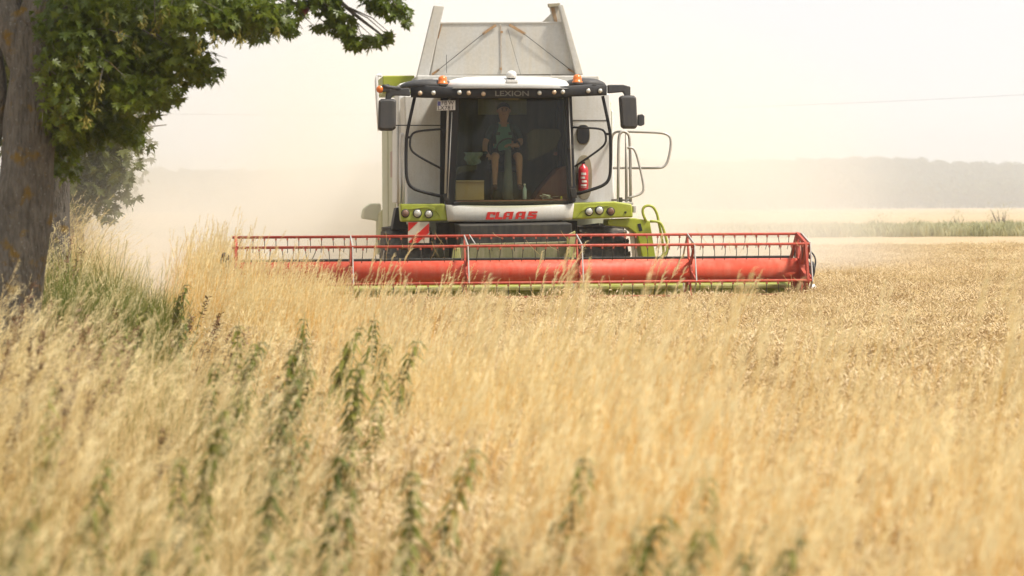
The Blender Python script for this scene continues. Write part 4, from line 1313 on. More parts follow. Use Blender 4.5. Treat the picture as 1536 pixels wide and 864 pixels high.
fascia = curved_panel('front_fascia', list(zip(fx, ftop)), list(zip(fx + np.linspace(3, -3, 17), fbot)), 2.98, 0.10, 0.12, M_fascia)
fascia['label'] = 'pale front panel with red maker lettering'

# maker lettering: heavy slanted block letters
def block(polys):
    mb = MB()
    for q in polys:
        f = [(x + 0.22 * y, 0, y) for x, y in q]
        mb.hexa(f, [(x, .006, z) for x, y_, z in f])
    return mb
def rc(x0, y0, x1, y1): return [(x0, y0), (x1, y0), (x1, y1), (x0, y1)]
GLYPH = {
 'C': [rc(0, 0, .38, 1), rc(.38, 0, .92, .27), rc(.38, .73, .92, 1), rc(.66, .60, .92, .73)],
 'L': [rc(0, 0, .38, 1), rc(.38, 0, .86, .27)],
 'A': [rc(0, 0, .34, .8), rc(.64, 0, 1.02, 1), [(.0, .8), (.34, .8), (.64, .8), (.64, 1), (.2, 1)], rc(.34, .28, .64, .46)],
 'S': [rc(0, 0, .98, .24), rc(.62, .24, .98, .40), rc(0, .40, .98, .60), rc(0, .60, .36, .76), rc(0, .76, .98, 1)],
}
lh = (328.5 - 318.0) / 94.0
for ch, px in zip('CLAAS', (728.5, 742, 754, 772.5, 790.5)):
    u = (px + 7 - 668) / 193; ly = 2.98 - .10 * (1 - (2 * u - 1) ** 2) - .034
    py = 329.3 - 1.2 * (px - 728) / 75
    p = L(px, py, ly)
    o = link('letter', block(GLYPH[ch]).mesh('letter_' + ch, M_letter), fascia)
    o.location = p; o.scale = (13.6 / 94.0 if ch != 'L' else 13.0 / 94, 1, 11.2 / 94.0)

# lime lamp housings
def housing(poly, lamps, ly):
    hs = slab('lamp_housing', poly, ly, .35, M_green, H, bevel=.03, seg=3)
    for (px, py, r, m) in lamps:
        lens('lamp', px, py, ly - .008, r, m, hs, M_blackd)
    return hs
hl = housing([(600, 305.5), (668, 305.5), (672, 331), (602, 333)], [(608, 320, .055, M_lensr), (626, 320, .058, M_lens), (643, 321, .055, M_lens)], 2.99)
hr = housing([(859, 304), (922, 302), (948, 306), (950, 326), (857, 329)], [(883.5, 317.5, .055, M_lens), (899, 315.5, .058, M_lens), (916, 317, .055, M_lensr)], 2.99)
slab('brow', [(612, 314), (640, 309), (652, 312), (662, 327), (655, 318), (640, 312)], 2.975, .03, M_green, hl, bevel=.006)
slab('brow', [(914, 309), (885, 309), (874, 312), (864, 327), (872, 317), (886, 312)], 2.975, .03, M_green, hr, bevel=.006)
slab('end_block', [(950, 309), (954, 309), (954, 319), (950, 319)], 3.05, .12, M_tube, hr, bevel=.006)
slab('bolt', [(937, 317), (940, 317), (940, 320), (937, 320)], 2.975, .02, M_blackd, hr, bevel=.003)
# red and white warning board, the diagonal stripe a strip of its own
wb = slab('warning_board', [(612, 333), (644, 333), (644, 364.5), (612, 364.5)], 3.0, .02, M_warnw, H, bevel=.002)
slab('stripe', [(612.4, 333.4), (627, 333.4), (612.4, 347)], 2.993, .004, M_warnr, wb, bevel=0)
slab('stripe', [(643.6, 334.6), (643.6, 349), (626.5, 364.2), (614, 364.2), (613, 362.5)], 2.993, .004, M_warnr, wb, bevel=0)

# ---------------------------------------------------------------- cab
cabx0, cabx1 = L(668, 220, 3.0).x, L(862, 220, 3.0).x
cz0, cz1 = L(768, 306, 3.0).z, L(768, 140, 3.0).z
# floor, rear wall and ceiling of the cab as one shell open to the front and sides
cab = MB()
cab.box((cabx0, 3.0, cz0 - .12), (cabx1, 4.62, cz0 - .02))
cab.box((cabx0 + .02, 4.5, cz0 - .02), (cabx1 - .02, 4.6, cz1))
cab.box((cabx0, 2.95, cz1 - .02), (cabx1, 4.62, cz1 + .10))
cab = cab.build('cab', M_inter, H, bevel=.01)
# windscreen: bulging forwards
def screen(l0, l1, r0, r1, ly, bow, nx=14, nz=8):
    mb = MB()
    for i in range(nx + 1):
        u = i / nx
        for j in range(nz + 1):
            v = j / nz
            px = (l0[0] + (l1[0] - l0[0]) * v) * (1 - u) + (r0[0] + (r1[0] - r0[0]) * v) * u
            py = (l0[1] + (l1[1] - l0[1]) * v) * (1 - u) + (r0[1] + (r1[1] - r0[1]) * v) * u
            mb.v.append(tuple(L(px, py, ly - bow * (1 - (2 * u - 1) ** 2) - .10 * v * (1 - v) + .03 * v)))
    for i in range(nx):
        for j in range(nz):
            a = i * (nz + 1) + j
            mb.f.append((a, a + nz + 1, a + nz + 2, a + 1)); mb.m.append(0)
    return mb
screen((681, 307), (690, 140), (853, 305), (848, 138), 2.95, .12).build('windscreen', M_glass, cab, True)
for s, x in ((0, cabx0 + .03), (1, cabx1 - .03)):
    MB().add([(x, 3.08, cz0), (x, 4.45, cz0), (x, 4.45, cz1 - .03), (x, 3.08, cz1 - .03)], [(0, 1, 2, 3)]).build('side_window', M_glass, cab)
# pillars
slab('pillar', [(668, 306), (682, 307), (691, 143), (674, 143)], 2.98, .10, M_black, cab, bevel=.02)
slab('pillar', [(852, 305), (864, 303), (858, 141), (846, 141)], 2.98, .10, M_black, cab, bevel=.02)
for x in (cabx0, cabx1 - .07):
    MB().box((x, 4.38, cz0), (x + .07, 4.498, cz1)).build('pillar', M_black, cab, bevel=.015)
slab('sill', [(680, 303), (853, 301), (853, 306), (680, 308)], 2.93, .08, M_black, cab, bevel=.01)
# door edge left of the screen: dark frame, pale wiper trim
slab('door_frame', [(660, 306), (667, 306), (671, 146), (661, 146)], 3.2, .06, M_black, H, bevel=.01)
pipe('wiper_arm', [(668, 290, 2.86), (672, 160, 2.86), (674, 148, 2.86)], .018, M_tube, H, it=0)
pipe('wiper_rod', [(671.5, 297, 2.84), (678, 168, 2.84)], .008, M_tube, H, it=0)
slab('wiper_motor', [(664, 292), (674, 290), (674, 300), (666, 302)], 2.86, .08, M_blackd, H, bevel=.01)
pipe('wiper_arm', [(853, 146, 2.9), (858, 280, 2.9)], .010, M_tube, H, it=0)
slab('wiper_motor', [(855, 282), (864, 282), (866, 297), (858, 297)], 2.88, .08, M_blackd, H, bevel=.01)
# roof: black visor with lamps, white cap bulging over it
vx = np.array([616, 640, 672, 700, 735, 768, 801, 832, 858, 885, 910], float)
vtop = np.array([130, 128, 130.5, 132, 132.3, 132, 131.5, 130.5, 128, 126, 128], float)
vbot = np.array([146, 147, 147, 147, 147.5, 147.5, 147, 145.5, 145, 144, 143], float)
visor = curved_panel('roof_visor', list(zip(vx, vtop)), list(zip(vx, vbot)), 2.85, 0.22, 0.35, M_black, H, lip=.02)
def dome(name, cx0, cx1, ytop, ybase, ly0, ly1, mat, parent, pw=2.6):
    mb = MB(); nx, ny = 16, 9
    x0, x1 = L(cx0, ybase, ly0).x, L(cx1, ybase, ly0).x; zb, zt_ = L(768, ybase, ly0).z, L(768, ytop, ly0).z
    for j in range(ny + 1):
        v = j / ny
        for i in range(nx + 1):
            u = i / nx
            hh = (1 - abs(2 * u - 1) ** pw) ** .5 * (1 - abs(2 * v - 1) ** 4) ** .5
            y = ly0 + (ly1 - ly0) * v - (.2 * (1 - (2 * u - 1) ** 2) if v < .5 else 0) * (1 - v)
            mb.v.append((x0 + (x1 - x0) * u, y, zb + (zt_ - zb) * hh))
    for j in range(ny):
        for i in range(nx):
            a = j * (nx + 1) + i
            mb.f.append((a, a + 1, a + nx + 2, a + nx + 1)); mb.m.append(0)
    n = (nx + 1) * (ny + 1)
    per = [i for i in range(nx + 1)] + [j * (nx + 1) + nx for j in range(1, ny + 1)] + [ny * (nx + 1) + i for i in range(nx - 1, -1, -1)] + [j * (nx + 1) for j in range(ny - 1, 0, -1)]
    mb.f.append(tuple(per[::-1])); mb.m.append(0)
    return mb.build(name, mat, parent, smooth=True)
roof = dome('roof', 666, 864, 112.5, 133, 2.72, 4.7, M_white, H, 6)
dome('roof_wing', 600, 690, 118, 131, 2.95, 3.9, M_dgrey, roof, 2.4)
dome('roof_wing', 846, 912, 116, 129, 2.95, 3.9, M_dgrey, roof, 2.4)
def visor_ly(px):
    u = (px - 616) / 294
    return 2.85 - .22 * (1 - (2 * u - 1) ** 2) - .025
for px, py, m in [(630, 140, M_lensw), (650, 139.5, M_lens), (689, 139, M_lens), (703, 139.5, M_lensw), (725, 141, M_lensw),
                  (809, 139.5, M_lens), (831, 138.5, M_lensw), (844, 138, M_lens), (882, 136.5, M_lens), (900, 136.5, M_lens)]:
    lens('work_lamp', px, py, visor_ly(px), .036, m, visor, M_blackd)
letter_obj('model_lettering', text_mesh('LEXION', .115, .002), L(768, 140.6, visor_ly(768) - .004), M_letterg, visor, (1.35, 1, 1))
for px, py in ((664, 127), (866, 125)):
    c = L(px, py, 2.85)
    b = MB().lathe([(.085, 0), (.085, .03), (.07, .035), (.07, .08), (.06, .12), (.03, .14)], c, 'z', 18).build('beacon', M_orange, roof, True)
    MB().lathe([(.092, -.03), (.092, .012)], c, 'z', 18).build('beacon_base', M_blackd, b, True)
    slab('bracket', [(px - 15, py - 9), (px - 6, py - 9), (px - 6, py - 4), (px - 15, py - 4)], 3.0, .1, M_white, b, bevel=.008) if px < 700 else None
c = L(767, 120, 2.75)
g = MB().lathe([(.075, .03), (.082, .06), (.08, .10), (.055, .135), (.02, .147)], c, 'z', 20).build('antenna_dome', M_white, roof, True)
MB().lathe([(.05, 0), (.06, .028)], c, 'z', 16).build('antenna_foot', M_black, g, True)
slab('antenna_plate', [(760, 119.5), (777, 119.5), (777, 124), (760, 124)], 2.62, .2, M_white, g, bevel=.006)
MB().tube([L(670, 110, 3.4), L(669.5, 82, 3.4)], .004, 5).build('whip_aerial', M_black, roof)

# mirrors
def mirror(arm, body, ly, name='mirror'):
    a = MB().hexa([L(x, y, ly) for x, y in arm], [L(x, y, ly) + Vector((0, .09, 0)) for x, y in arm]).build('mirror_arm', M_dgrey, H, bevel=.015)
    x0, y0, x1, y1, sk = body
    q = [(x0 + sk, y0 + 3), (x0 + 4 + sk, y0), (x1 - 4 + sk, y0), (x1 + sk, y0 + 3), (x1 - sk * .3, y1 - 4), (x1 - 4 - sk, y1), (x0 + 4 - sk, y1), (x0 - sk, y1 - 3)]
    f = [L(x, y, ly - .06) for x, y in q]
    c = sum(f, Vector()) / len(f)
    front = [c + (p - c) * .9 + Vector((0, -.05, 0)) for p in f]
    mb = MB().hexa(front, f); mb.hexa([p + Vector((0, .001, 0)) for p in f], [p + Vector((0, .13, 0)) for p in f])
    m = mb.build('mirror_housing', M_dgrey, a, bevel=.02, seg=3)
    MB().hexa([c + (p - c) * .92 + Vector((0, .131, 0)) for p in f], [c + (p - c) * .92 + Vector((0, .137, 0)) for p in f]).build('mirror_glass', M_lens, m)
    return a
ma = mirror([(580, 134), (614, 132), (616, 144), (590, 143), (585, 150), (578, 150)], (568, 148, 594, 196, 0.5), 2.75)
mb2 = mirror([(912, 127), (935, 127), (946, 130), (946, 145), (938, 144), (935, 138), (912, 140)], (931, 143, 956, 193, -1.5), 2.85)
slab('small_mirror', [(957, 172), (964, 171), (967, 174), (967, 187), (962, 189), (957, 188)], 2.9, .08, M_dgrey, mb2, bevel=.015)
pipe('arm_bracket', [(600, 133, 2.7), (584, 131, 2.65), (575, 129, 2.6)], .03, M_dgrey, ma, it=1)
c = L(570, 134, 2.75)
MB().lathe([(.05, -.03), (.06, 0), (.045, .05)], c, 'y', 14).build('side_marker', M_orange, ma, True)
slab('side_camera', [(573, 127), (584, 126), (586, 137), (573, 138)], 2.72, .15, M_dgrey, ma, bevel=.012)
# black guard hoops round the doors
gl_ = pipe('door_guard', [(622, 146, 2.95), (609, 205, 2.95), (609, 268, 2.95), (618, 284, 2.95), (664, 295, 3.0)], .026, M_black, H)
pipe('inner_hoop', [(671, 193, 2.98), (624, 196.5, 2.92), (615, 204, 2.92), (615, 228, 2.92), (664, 254, 2.98)], .017, M_black, gl_)
pipe('link', [(609, 206, 2.95), (616, 206, 2.93)], .02, M_black, gl_, it=0)
gr_ = pipe('door_guard', [(904, 144, 2.95), (916, 200, 2.95), (916, 266, 2.95), (906, 279, 2.95), (862, 292, 3.0)], .026, M_black, H)
pipe('inner_hoop', [(858, 191, 2.98), (902, 192.5, 2.92), (909, 200, 2.92), (909, 218, 2.92), (862, 250, 2.98)], .017, M_black, gr_)
pipe('link', [(909, 201, 2.93), (916, 201, 2.95)], .02, M_black, gr_, it=0)
pipe('stay', [(594, 188, 2.85), (662, 188, 3.1)], .008, M_black, gl_, it=0)
slab('bracket', [(853, 217), (859, 217), (859, 224), (853, 224)], 2.92, .05, M_blackd, gr_, bevel=.005)
# licence plate
lp = slab('licence_plate', [(655.5, 151), (683, 150.5), (683, 165), (655.5, 166)], 2.80, .012, M_platew, H, bevel=.002)
slab('country_band', [(656.3, 152), (661, 152), (661, 158.5), (656.3, 158.6)], 2.796, .003, M_plateb, lp, bevel=0)
for tx, px, py in (('F', 664, 154.8), ('B', 668.5, 154.7), ('W', 676.5, 154.5), ('L', 658.5, 162.3), ('X', 663.5, 162.2), ('7', 669, 162), ('8', 673.5, 161.9), ('1', 678.8, 161.7)):
    letter_obj('character', text_mesh(tx, .088, .001), L(px, py, 2.795), M_ink, lp)

# ---------------------------------------------------------------- body behind the cab
BF = 4.05
front = slab('body_front', [(606, 143), (664, 143), (664, 310), (610, 310)], BF, .9, M_grey, H, bevel=.03)
slab('body_front', [(854, 140), (915, 140), (922, 310), (854, 310)], BF, .9, M_grey, H, bevel=.03)
slab('seam', [(856, 180), (912, 180), (912, 181), (856, 181)], BF - .006, .004, M_blackd, front, bevel=0)
bx0, bx1 = L(604, 250, 5.05).x, L(921, 250, 5.05).x
bz0, bz1 = 1.15, L(768, 140, 4.75).z
def profile_box(name, prof, x0, x1, mat, bevel=.03):
    return MB().hexa([(x0, y, z) for y, z in prof], [(x1, y, z) for y, z in prof]).build(name, mat, H, bevel=bevel)
profile_box('body', [(5.05, bz1 - .1), (5.05, bz0), (7.0, .95), (9.2, 1.35), (10.6, 1.5), (10.9, 2.2), (10.5, 3.2), (9.6, bz1 - .15)], bx0 + .04, bx1 - .04, M_cream, .05)
# side doors on the visible flank, with seams between them
zA, zB = 1.45, bz1 - .25
ys_ = [5.12, 6.35, 7.9, 9.35]
for i in range(3):
    y0, y1 = ys_[i] + .012, ys_[i + 1] - .012
    zt2 = zB - .05 * i
    for xs, sg in ((bx0 + .03, -1), (bx1 - .03, 1)):
        w = .05 + .02 * i
        dr = MB().hexa([(xs, y0, zA), (xs, y1, zA), (xs, y1, zt2), (xs, y0, zt2)], [(xs + sg * w, y0 + .02, zA + .03), (xs + sg * w, y1 - .02, zA + .03), (xs + sg * w, y1 - .02, zt2 - .04), (xs + sg * w, y0 + .02, zt2 - .04)]).build('side_door', M_cream if i else M_white, H, bevel=.02)
        if sg < 0 and i == 1:
            MB().box((xs - w - .012, y0 + .25, 2.55), (xs - w - .004, y0 + .9, 3.0)).build('sticker', paint('faded_sticker', (.45, .30, .26), .6, .3), dr)
            MB().tube(rounded([(xs - w - .02, y0 + .1, 2.6), (xs - w - .02, y0 + .1, 3.4)], 0), .012, 6).build('door_handle', M_blackd, dr)
# lime top panel and white rail post at the tank's left shoulder
slab('shoulder_panel', [(574, 113.5), (622, 113), (622, 140), (574, 140)], 6.2, 1.6, M_green, H, bevel=.02)
pipe('shoulder_rail', [(569, 196, 5.6), (566, 150, 5.6), (564, 113, 5.6), (572, 113, 5.6)], .03, M_white, H, it=1)
slab('shoulder_side', [(598, 126), (616, 121), (612, 200), (600, 305), (594, 305), (594, 200)], 5.0, .9, M_white, H, bevel=.03)
# rear hood and chaff spreader in the dust
MB().hexa([(bx0 - .05, 9.7, 1.2), (bx0 - .05, 9.7, 2.0), (bx0 - .05, 11.3, 1.9), (bx0 - .05, 11.6, 1.1)], [(bx1 + .05, 9.7, 1.2), (bx1 + .05, 9.7, 2.0), (bx1 + .05, 11.3, 1.9), (bx1 + .05, 11.6, 1.1)]).build('rear_hood', M_greend, H, bevel=.05)
rx = L(556, 320, 10.8)
MB().hexa([rx + Vector((-.17, 0, -.10)), rx + Vector((.2, 0, -.16)), rx + Vector((.2, 0, .19)), rx + Vector((0, 0, .19)), rx + Vector((-.13, 0, .10))],
          [rx + Vector((-.17, .5, -.10)), rx + Vector((.2, .5, -.16)), rx + Vector((.2, .5, .19)), rx + Vector((0, .5, .19)), rx + Vector((-.13, .5, .10))]).build('side_step', M_cream, H, bevel=.04)
# pale vertical rails left of the cab
pipe('hand_rail', [(600, 305, 3.3), (600, 215, 3.3), (601, 201, 3.3), (605, 202, 3.3), (606, 215, 3.3), (605, 305, 3.3)], .022, M_white, H)
pipe('hand_rail', [(597, 310, 3.4), (597, 188, 3.4)], .012, M_tube, H, it=0)
# right-hand platform rails
pl = slab('platform', [(905, 303), (950, 303), (950, 307), (905, 307)], 3.2, 1.4, M_tube, H, bevel=.008)
pipe('hand_rail', [(927, 306, 3.35), (928, 206, 3.35), (931, 198, 3.35), (938, 197, 3.35), (945, 204, 3.35), (946, 306, 3.35)], .024, M_tube, pl)
pipe('hand_rail', [(918, 298, 4.3), (917, 206, 4.3), (922, 198, 4.0), (932, 197, 3.7), (998, 199, 3.5), (1008, 208, 3.5), (1003, 240, 3.5), (996, 251, 3.5), (985, 252, 3.5), (917, 252, 4.3)], .021, M_tube, pl)
pipe('hand_rail', [(941, 222, 3.3), (950, 221, 3.3), (956, 234, 3.3), (967, 283, 3.3), (961, 292, 3.3), (941, 297, 3.3)], .019, M_tube, pl)
pipe('hand_rail', [(939.5, 306, 3.5), (939.5, 197, 3.5)], .024, M_tube, pl, it=0)
pipe('hand_rail', [(918, 300, 3.9), (946, 300, 3.4)], .018, M_tube, pl, it=0)
slab('valve', [(929, 296), (934, 296), (934, 303), (929, 303)], 3.2, .06, M_blackd, pl, bevel=.008)
# niche with the extinguisher, oval hatch above
def oval(name, px, py, rx_, ry_, ly, depth, mat, parent=H, n=28, pw=2.6):
    c = L(px, py, ly); s = 1 / 92.5
    f = []
    for k in range(n):
        a = 2 * math.pi * k / n
        ca, sa = math.cos(a), math.sin(a)
        f.append(c + Vector((rx_ * s * abs(ca) ** (2 / pw) * (1 if ca > 0 else -1), 0, ry_ * s * abs(sa) ** (2 / pw) * (1 if sa > 0 else -1))))
    return MB().hexa(f, [p + Vector((0, depth, 0)) for p in f]).build(name, mat, parent, bevel=.006)
oval('oval_hatch_rim', 875, 202, 10.5, 15.5, BF - .012, .01, M_niche)
oval('oval_hatch', 875, 201.5, 9.6, 14.4, BF - .035, .03, M_black)
oval('extinguisher_niche', 876, 266, 12.5, 34, BF - .014, .012, M_niche)

# ---------------------------------------------------------------- grain tank extension
tk = slab('tank_front', [(646, 113), (869, 111), (851, 34), (660, 35)], 5.35, .03, M_tank, H, back=[(646, 113), (869, 111), (851, 34), (660, 35)], bevel=.006)
tk['label'] = 'dusty sheet front of the raised grain tank'
# side flaps lean inwards and run back
def flap(name, front_poly, d, parent=H):
    f = [L(px, py, 5.2) for px, py in front_poly]
    b = [p + Vector((0, d, 0)) for p in f]
    return MB().hexa(f, b).build(name, M_tank, parent, bevel=.015)
flap('tank_flap', [(624, 119), (642, 119), (666.5, 9), (651, 8)], .16)
flap('tank_flap', [(857, 111), (875.5, 112), (845, 6), (824, 8)], .16) if False else None
# right post: slanting channel, open to the inside
flap('tank_flap', [(864, 112), (875.5, 112), (844.5, 6.5), (838, 7)], .16)
slab('channel', [(823.5, 8), (839, 7), (849, 38), (831, 38)], 5.42, .04, M_tank, H, bevel=.006)
slab('channel_slot', [(826, 11), (832, 11), (837, 36), (832, 36)], 5.415, .01, M_rust, H, bevel=.002)
slab('channel_lip', [(822.5, 5.5), (840, 4.5), (841, 9), (823.5, 10.5)], 5.36, .12, M_niche, H, bevel=.004)
fl0, fl1 = L(646, 113, 5.4), L(869, 111, 5.4); ft0, ft1 = L(662, 12, 5.4), L(840, 10, 5.4)
for a, b, s in ((fl0, ft0, 1), (fl1, ft1, -1)):
    th = Vector((.03 * s, 0, 0))
    MB().hexa([a + Vector((0, 0, 0)), a + Vector((0, 3.0, 0)), b + Vector((.3 * s * 0, 2.2, -.1)), b + Vector((0, .02, 0))],
              [a + th, a + th + Vector((0, 3.0, 0)), b + th + Vector((0, 2.2, -.1)), b + th + Vector((0, .02, 0))]).build('tank_side', M_tank, H, bevel=.006)
MB().hexa([fl0 + Vector((0, 3.02, 0)), fl1 + Vector((0, 3.02, 0)), Vector((ft1.x, fl0.y + 2.4, ft1.z - .55)), Vector((ft0.x, fl0.y + 2.4, ft0.z - .55))],
          [fl0 + Vector((0, 3.05, 0)), fl1 + Vector((0, 3.05, 0)), Vector((ft1.x, fl0.y + 2.43, ft1.z - .55)), Vector((ft0.x, fl0.y + 2.43, ft0.z - .55))]).build('tank_rear', M_tank, H, bevel=.006)
# tank body under the extension
MB().box((bx0 + .25, 5.06, bz1 - .3), (bx1 - .25, 8.6, fl0.z - .02)).build('tank_body', M_tank, H, bevel=.02)
# braces and rust seams
def strip(name, a, b, w, ly, th, mat, parent=tk):
    A_, B_ = L(a[0], a[1], ly), L(b[0], b[1], ly); d = (B_ - A_).normalized(); s = Vector((-d.z, 0, d.x)) * w
    f = [A_ + s, B_ + s, B_ - s, A_ - s]
    return MB().hexa(f, [p + Vector((0, th, 0)) for p in f]).build(name, mat, parent, bevel=.002)
strip('brace_plate', (724, 51), (744, 37.5), .022, 5.32, .012, M_rust)
strip('brace_plate', (788, 51), (764, 37), .022, 5.32, .012, M_rust)
strip('brace_foot', (648, 112), (659, 104), .018, 5.32, .012, M_rust)
strip('brace_foot', (862, 109), (852, 103), .018, 5.32, .012, M_rust)
for a, b in (((727, 49), (655, 107)), ((785, 50), (856, 105)), ((762, 45), (781, 112))):
    MB().tube([L(a[0], a[1], 5.31), L(b[0], b[1], 5.31)], .006 if a[0] != 762 else .003, 6).build('stay_cable', M_dgrey, tk)
strip('seam', (750.5, 36), (751.5, 111), .012, 5.338, .006, M_tank)
strip('seam_rust', (751.2, 38), (752, 110), .0035, 5.334, .004, M_rust)
strip('bolt_plate', (750.5, 48), (754.5, 48), .02, 5.33, .01, M_rust)
strip('bolt_plate', (749.5, 103), (753, 103), .02, 5.33, .01, M_rust)
strip('top_fold', (660, 34.5), (851, 33.5), .012, 5.335, .03, M_tank)
strip('edge_rust', (663, 36), (657, 58), .008, 5.335, .004, M_rust)
strip('edge_rust', (848, 45), (851.5, 58), .010, 5.335, .004, M_rust)

# ---------------------------------------------------------------- inside the cab
slab('olive_panel', [(717, 147), (790, 147), (790, 172), (717, 172)], 4.48, .015, M_intgreen, cab, bevel=.006)  # flat opaque olive sheet against the cab's rear wall
slab('sun_blind', [(748, 146.5), (778, 146.5), (778, 150), (748, 150)], 3.2, .02, M_niche, cab, bevel=.004)
seat_c = L(757, 243, 3.95)
sx, sz = seat_c.x, seat_c.z
seat = MB().box((sx - .27, 3.70, sz - .16), (sx + .27, 4.22, sz - .03)).build('seat_cushion', M_shorts, cab, bevel=.05)
MB().hexa([(sx - .25, 4.14, sz - .1), (sx + .25, 4.14, sz - .1), (sx + .22, 4.28, sz + .62), (sx - .22, 4.28, sz + .62)],
          [(sx - .25, 4.28, sz - .1), (sx + .25, 4.28, sz - .1), (sx + .22, 4.40, sz + .62), (sx - .22, 4.40, sz + .62)]).build('seat_back', M_shorts, cab, bevel=.05)
MB().box((sx - .2, 3.75, cz0 - .018), (sx + .2, 4.15, sz - .165)).build('seat_base', M_inter, cab, bevel=.02)
MB().box((sx - .44, 3.6, sz + .10), (sx - .31, 4.2, sz + .17)).build('armrest', M_shorts, cab, bevel=.03)
col0 = L(762, 300, 3.35); col1 = L(762, 225, 3.62)
M_column = paint('steering_column_grey', (.075, .095, .095), .5, .1)
st = MB().tube([col0, col0.lerp(col1, .5), col1], [.09, .07, .05], 12).build('steering_column', M_column, cab, True)
ringc = L(763, 222, 3.60); P = []
for k in range(33):
    a = 2 * math.pi * k / 32
    P.append(ringc + Vector((.19 * math.cos(a), -.10 * math.sin(a), .15 * math.sin(a))))
MB().tube(P, .014, 6, cap=False).build('steering_wheel', M_black, st, True)
cons = slab('side_console', [(800, 300), (852, 300), (852, 248), (838, 252), (812, 282)], 3.5, .6, M_maroon, cab, bevel=.03)
slab('display_back', [(792, 242), (790, 200), (800, 193), (838, 193), (842, 202), (834, 222), (800, 240)], 3.75, .05, M_inter, cab, bevel=.02)
slab('red_knob', [(831, 228), (836, 228), (836, 233), (831, 233)], 3.6, .04, M_maroon, cab, bevel=.01)
slab('front_ledge', [(684, 306), (852, 304), (852, 299), (684, 301)], 3.02, .35, M_maroon, cab, bevel=.01)
slab('left_console', [(684, 262), (716, 255), (716, 244), (690, 250)], 3.6, .5, M_inter, cab, bevel=.02)

def W(p):
    return Matrix.Translation(ORIG) @ Matrix.Rotation(YAW, 4, 'Z') @ Vector(p)
def thing(name, label, cat, lp_):
    t = empty(name, W(lp_), YAW); return tag(t, label, cat)
# cardboard box standing on the ledge
lt = L(705, 299.8, 3.12)
bxw, bxh = 42 / 93., 29 / 93.
t = thing('cardboard_box', 'open tan cardboard box standing behind the windscreen on the dashboard', 'box', lt)
mb = MB(); w2 = bxw / 2
MB().box((-w2, 0, 0), (w2, .012, bxh)).build('front_panel', M_card, t, bevel=.003)
MB().box((-w2, .238, 0), (w2, .25, bxh)).build('back_panel', M_card, t, bevel=.003)
MB().box((-w2, .0125, 0), (-w2 + .012, .2375, bxh)).build('side_panel', M_card, t); MB().box((w2 - .012, .0125, 0), (w2, .2375, bxh)).build('side_panel', M_card, t)
MB().box((-w2 + .0125, .0125, 0), (w2 - .0125, .2375, .012)).build('base', M_card, t)
MB().hexa([(-w2, .0, bxh), (w2, .0, bxh), (w2, -.05, bxh - .02), (-w2, -.05, bxh - .015)], [(-w2, .008, bxh), (w2, .008, bxh), (w2, -.045, bxh - .026), (-w2, -.045, bxh - .021)]).build('flap', M_card, t)
for k in range(5):
    MB().lathe([(.03, 0), (.03, .2), (.012, .25), (.012, .30)], (-.12 + .06 * k, .12 + .03 * (k % 2), .0125), 'z', 10).build('bottle_inside', M_maroon if k % 2 else M_ink, t, True)
# teal cloth
r_ = random.Random(4); cl = MB(); c0 = L(709, 236, 3.62)
t = None
nx = 9
for j in range(nx):
    for i in range(nx):
        u, v = i / (nx - 1) - .5, j / (nx - 1)
        cl.v.append((u * .30 * (1 - .3 * v) + .02 * math.sin(v * 9), -.05 + .02 * math.sin(u * 14 + v * 3), .08 - .22 * v * (1 - .3 * abs(u + .1))))
for j in range(nx - 1):
    for i in range(nx - 1):
        cl.f.append((j * nx + i, j * nx + i + 1, (j + 1) * nx + i + 1, (j + 1) * nx + i)); cl.m.append(0)
o = cl.build('cloth', M_teal, None, True); o.location = W(c0); o.rotation_euler = (0, 0, YAW); o.modifiers.new('s', 'SOLIDIFY').thickness = .006
tag(o, 'crumpled pale teal cloth hanging over the cab console beside the driver', 'cloth')
# bottle
bp = L(787, 299, 3.22)
t = thing('water_bottle', 'small clear water bottle standing by the driver\'s right foot', 'bottle', bp)
MB().lathe([(.028, 0), (.032, .01), (.032, .16), (.012, .21), (.012, .225)], (0, 0, 0), 'z', 14).build('bottle_body', M_water, t, True)
MB().lathe([(.015, .226), (.015, .25)], (0, 0, 0), 'z', 12).build('cap', M_platew, t, True)
# crumpled papers and cord on the ledge
pp = L(823, 299.4, 3.08); mb = MB(); r_ = random.Random(9)
for k in range(9):
    a = r_.uniform(0, 3.1); ln = r_.uniform(.1, .2); x, y = r_.uniform(-.12, .1), r_.uniform(0, .12); z = .004 + k * .007
    mb.hexa([(x, y, z), (x + ln * math.cos(a), y + .02, z + .01 + r_.uniform(0, .03)), (x + ln * math.cos(a) + .04, y + .09, z + .02), (x + .04, y + .08, z + .005)],
            [(x, y, z + .003), (x + ln * math.cos(a), y + .02, z + .014 + r_.uniform(0, .03)), (x + ln * math.cos(a) + .04, y + .09, z + .023), (x + .04, y + .08, z + .008)])
o = mb.build('crumpled_paper', M_paper); o.location = W(pp); o.rotation_euler = (0, 0, YAW)
tag(o, 'crumpled pale paper lying in the lower right corner of the windscreen', 'paper')
o = MB().lathe([(.018, 0), (.02, .02), (.01, .05)], (0, 0, 0), 'z', 10).build('yellow_cap', paint('yellow_plastic', (.5, .5, .03), .4, 0), None, True)
o.location = W(L(842, 299, 3.06)); tag(o, 'small bright yellow cap in the lower right windscreen corner', 'cap')
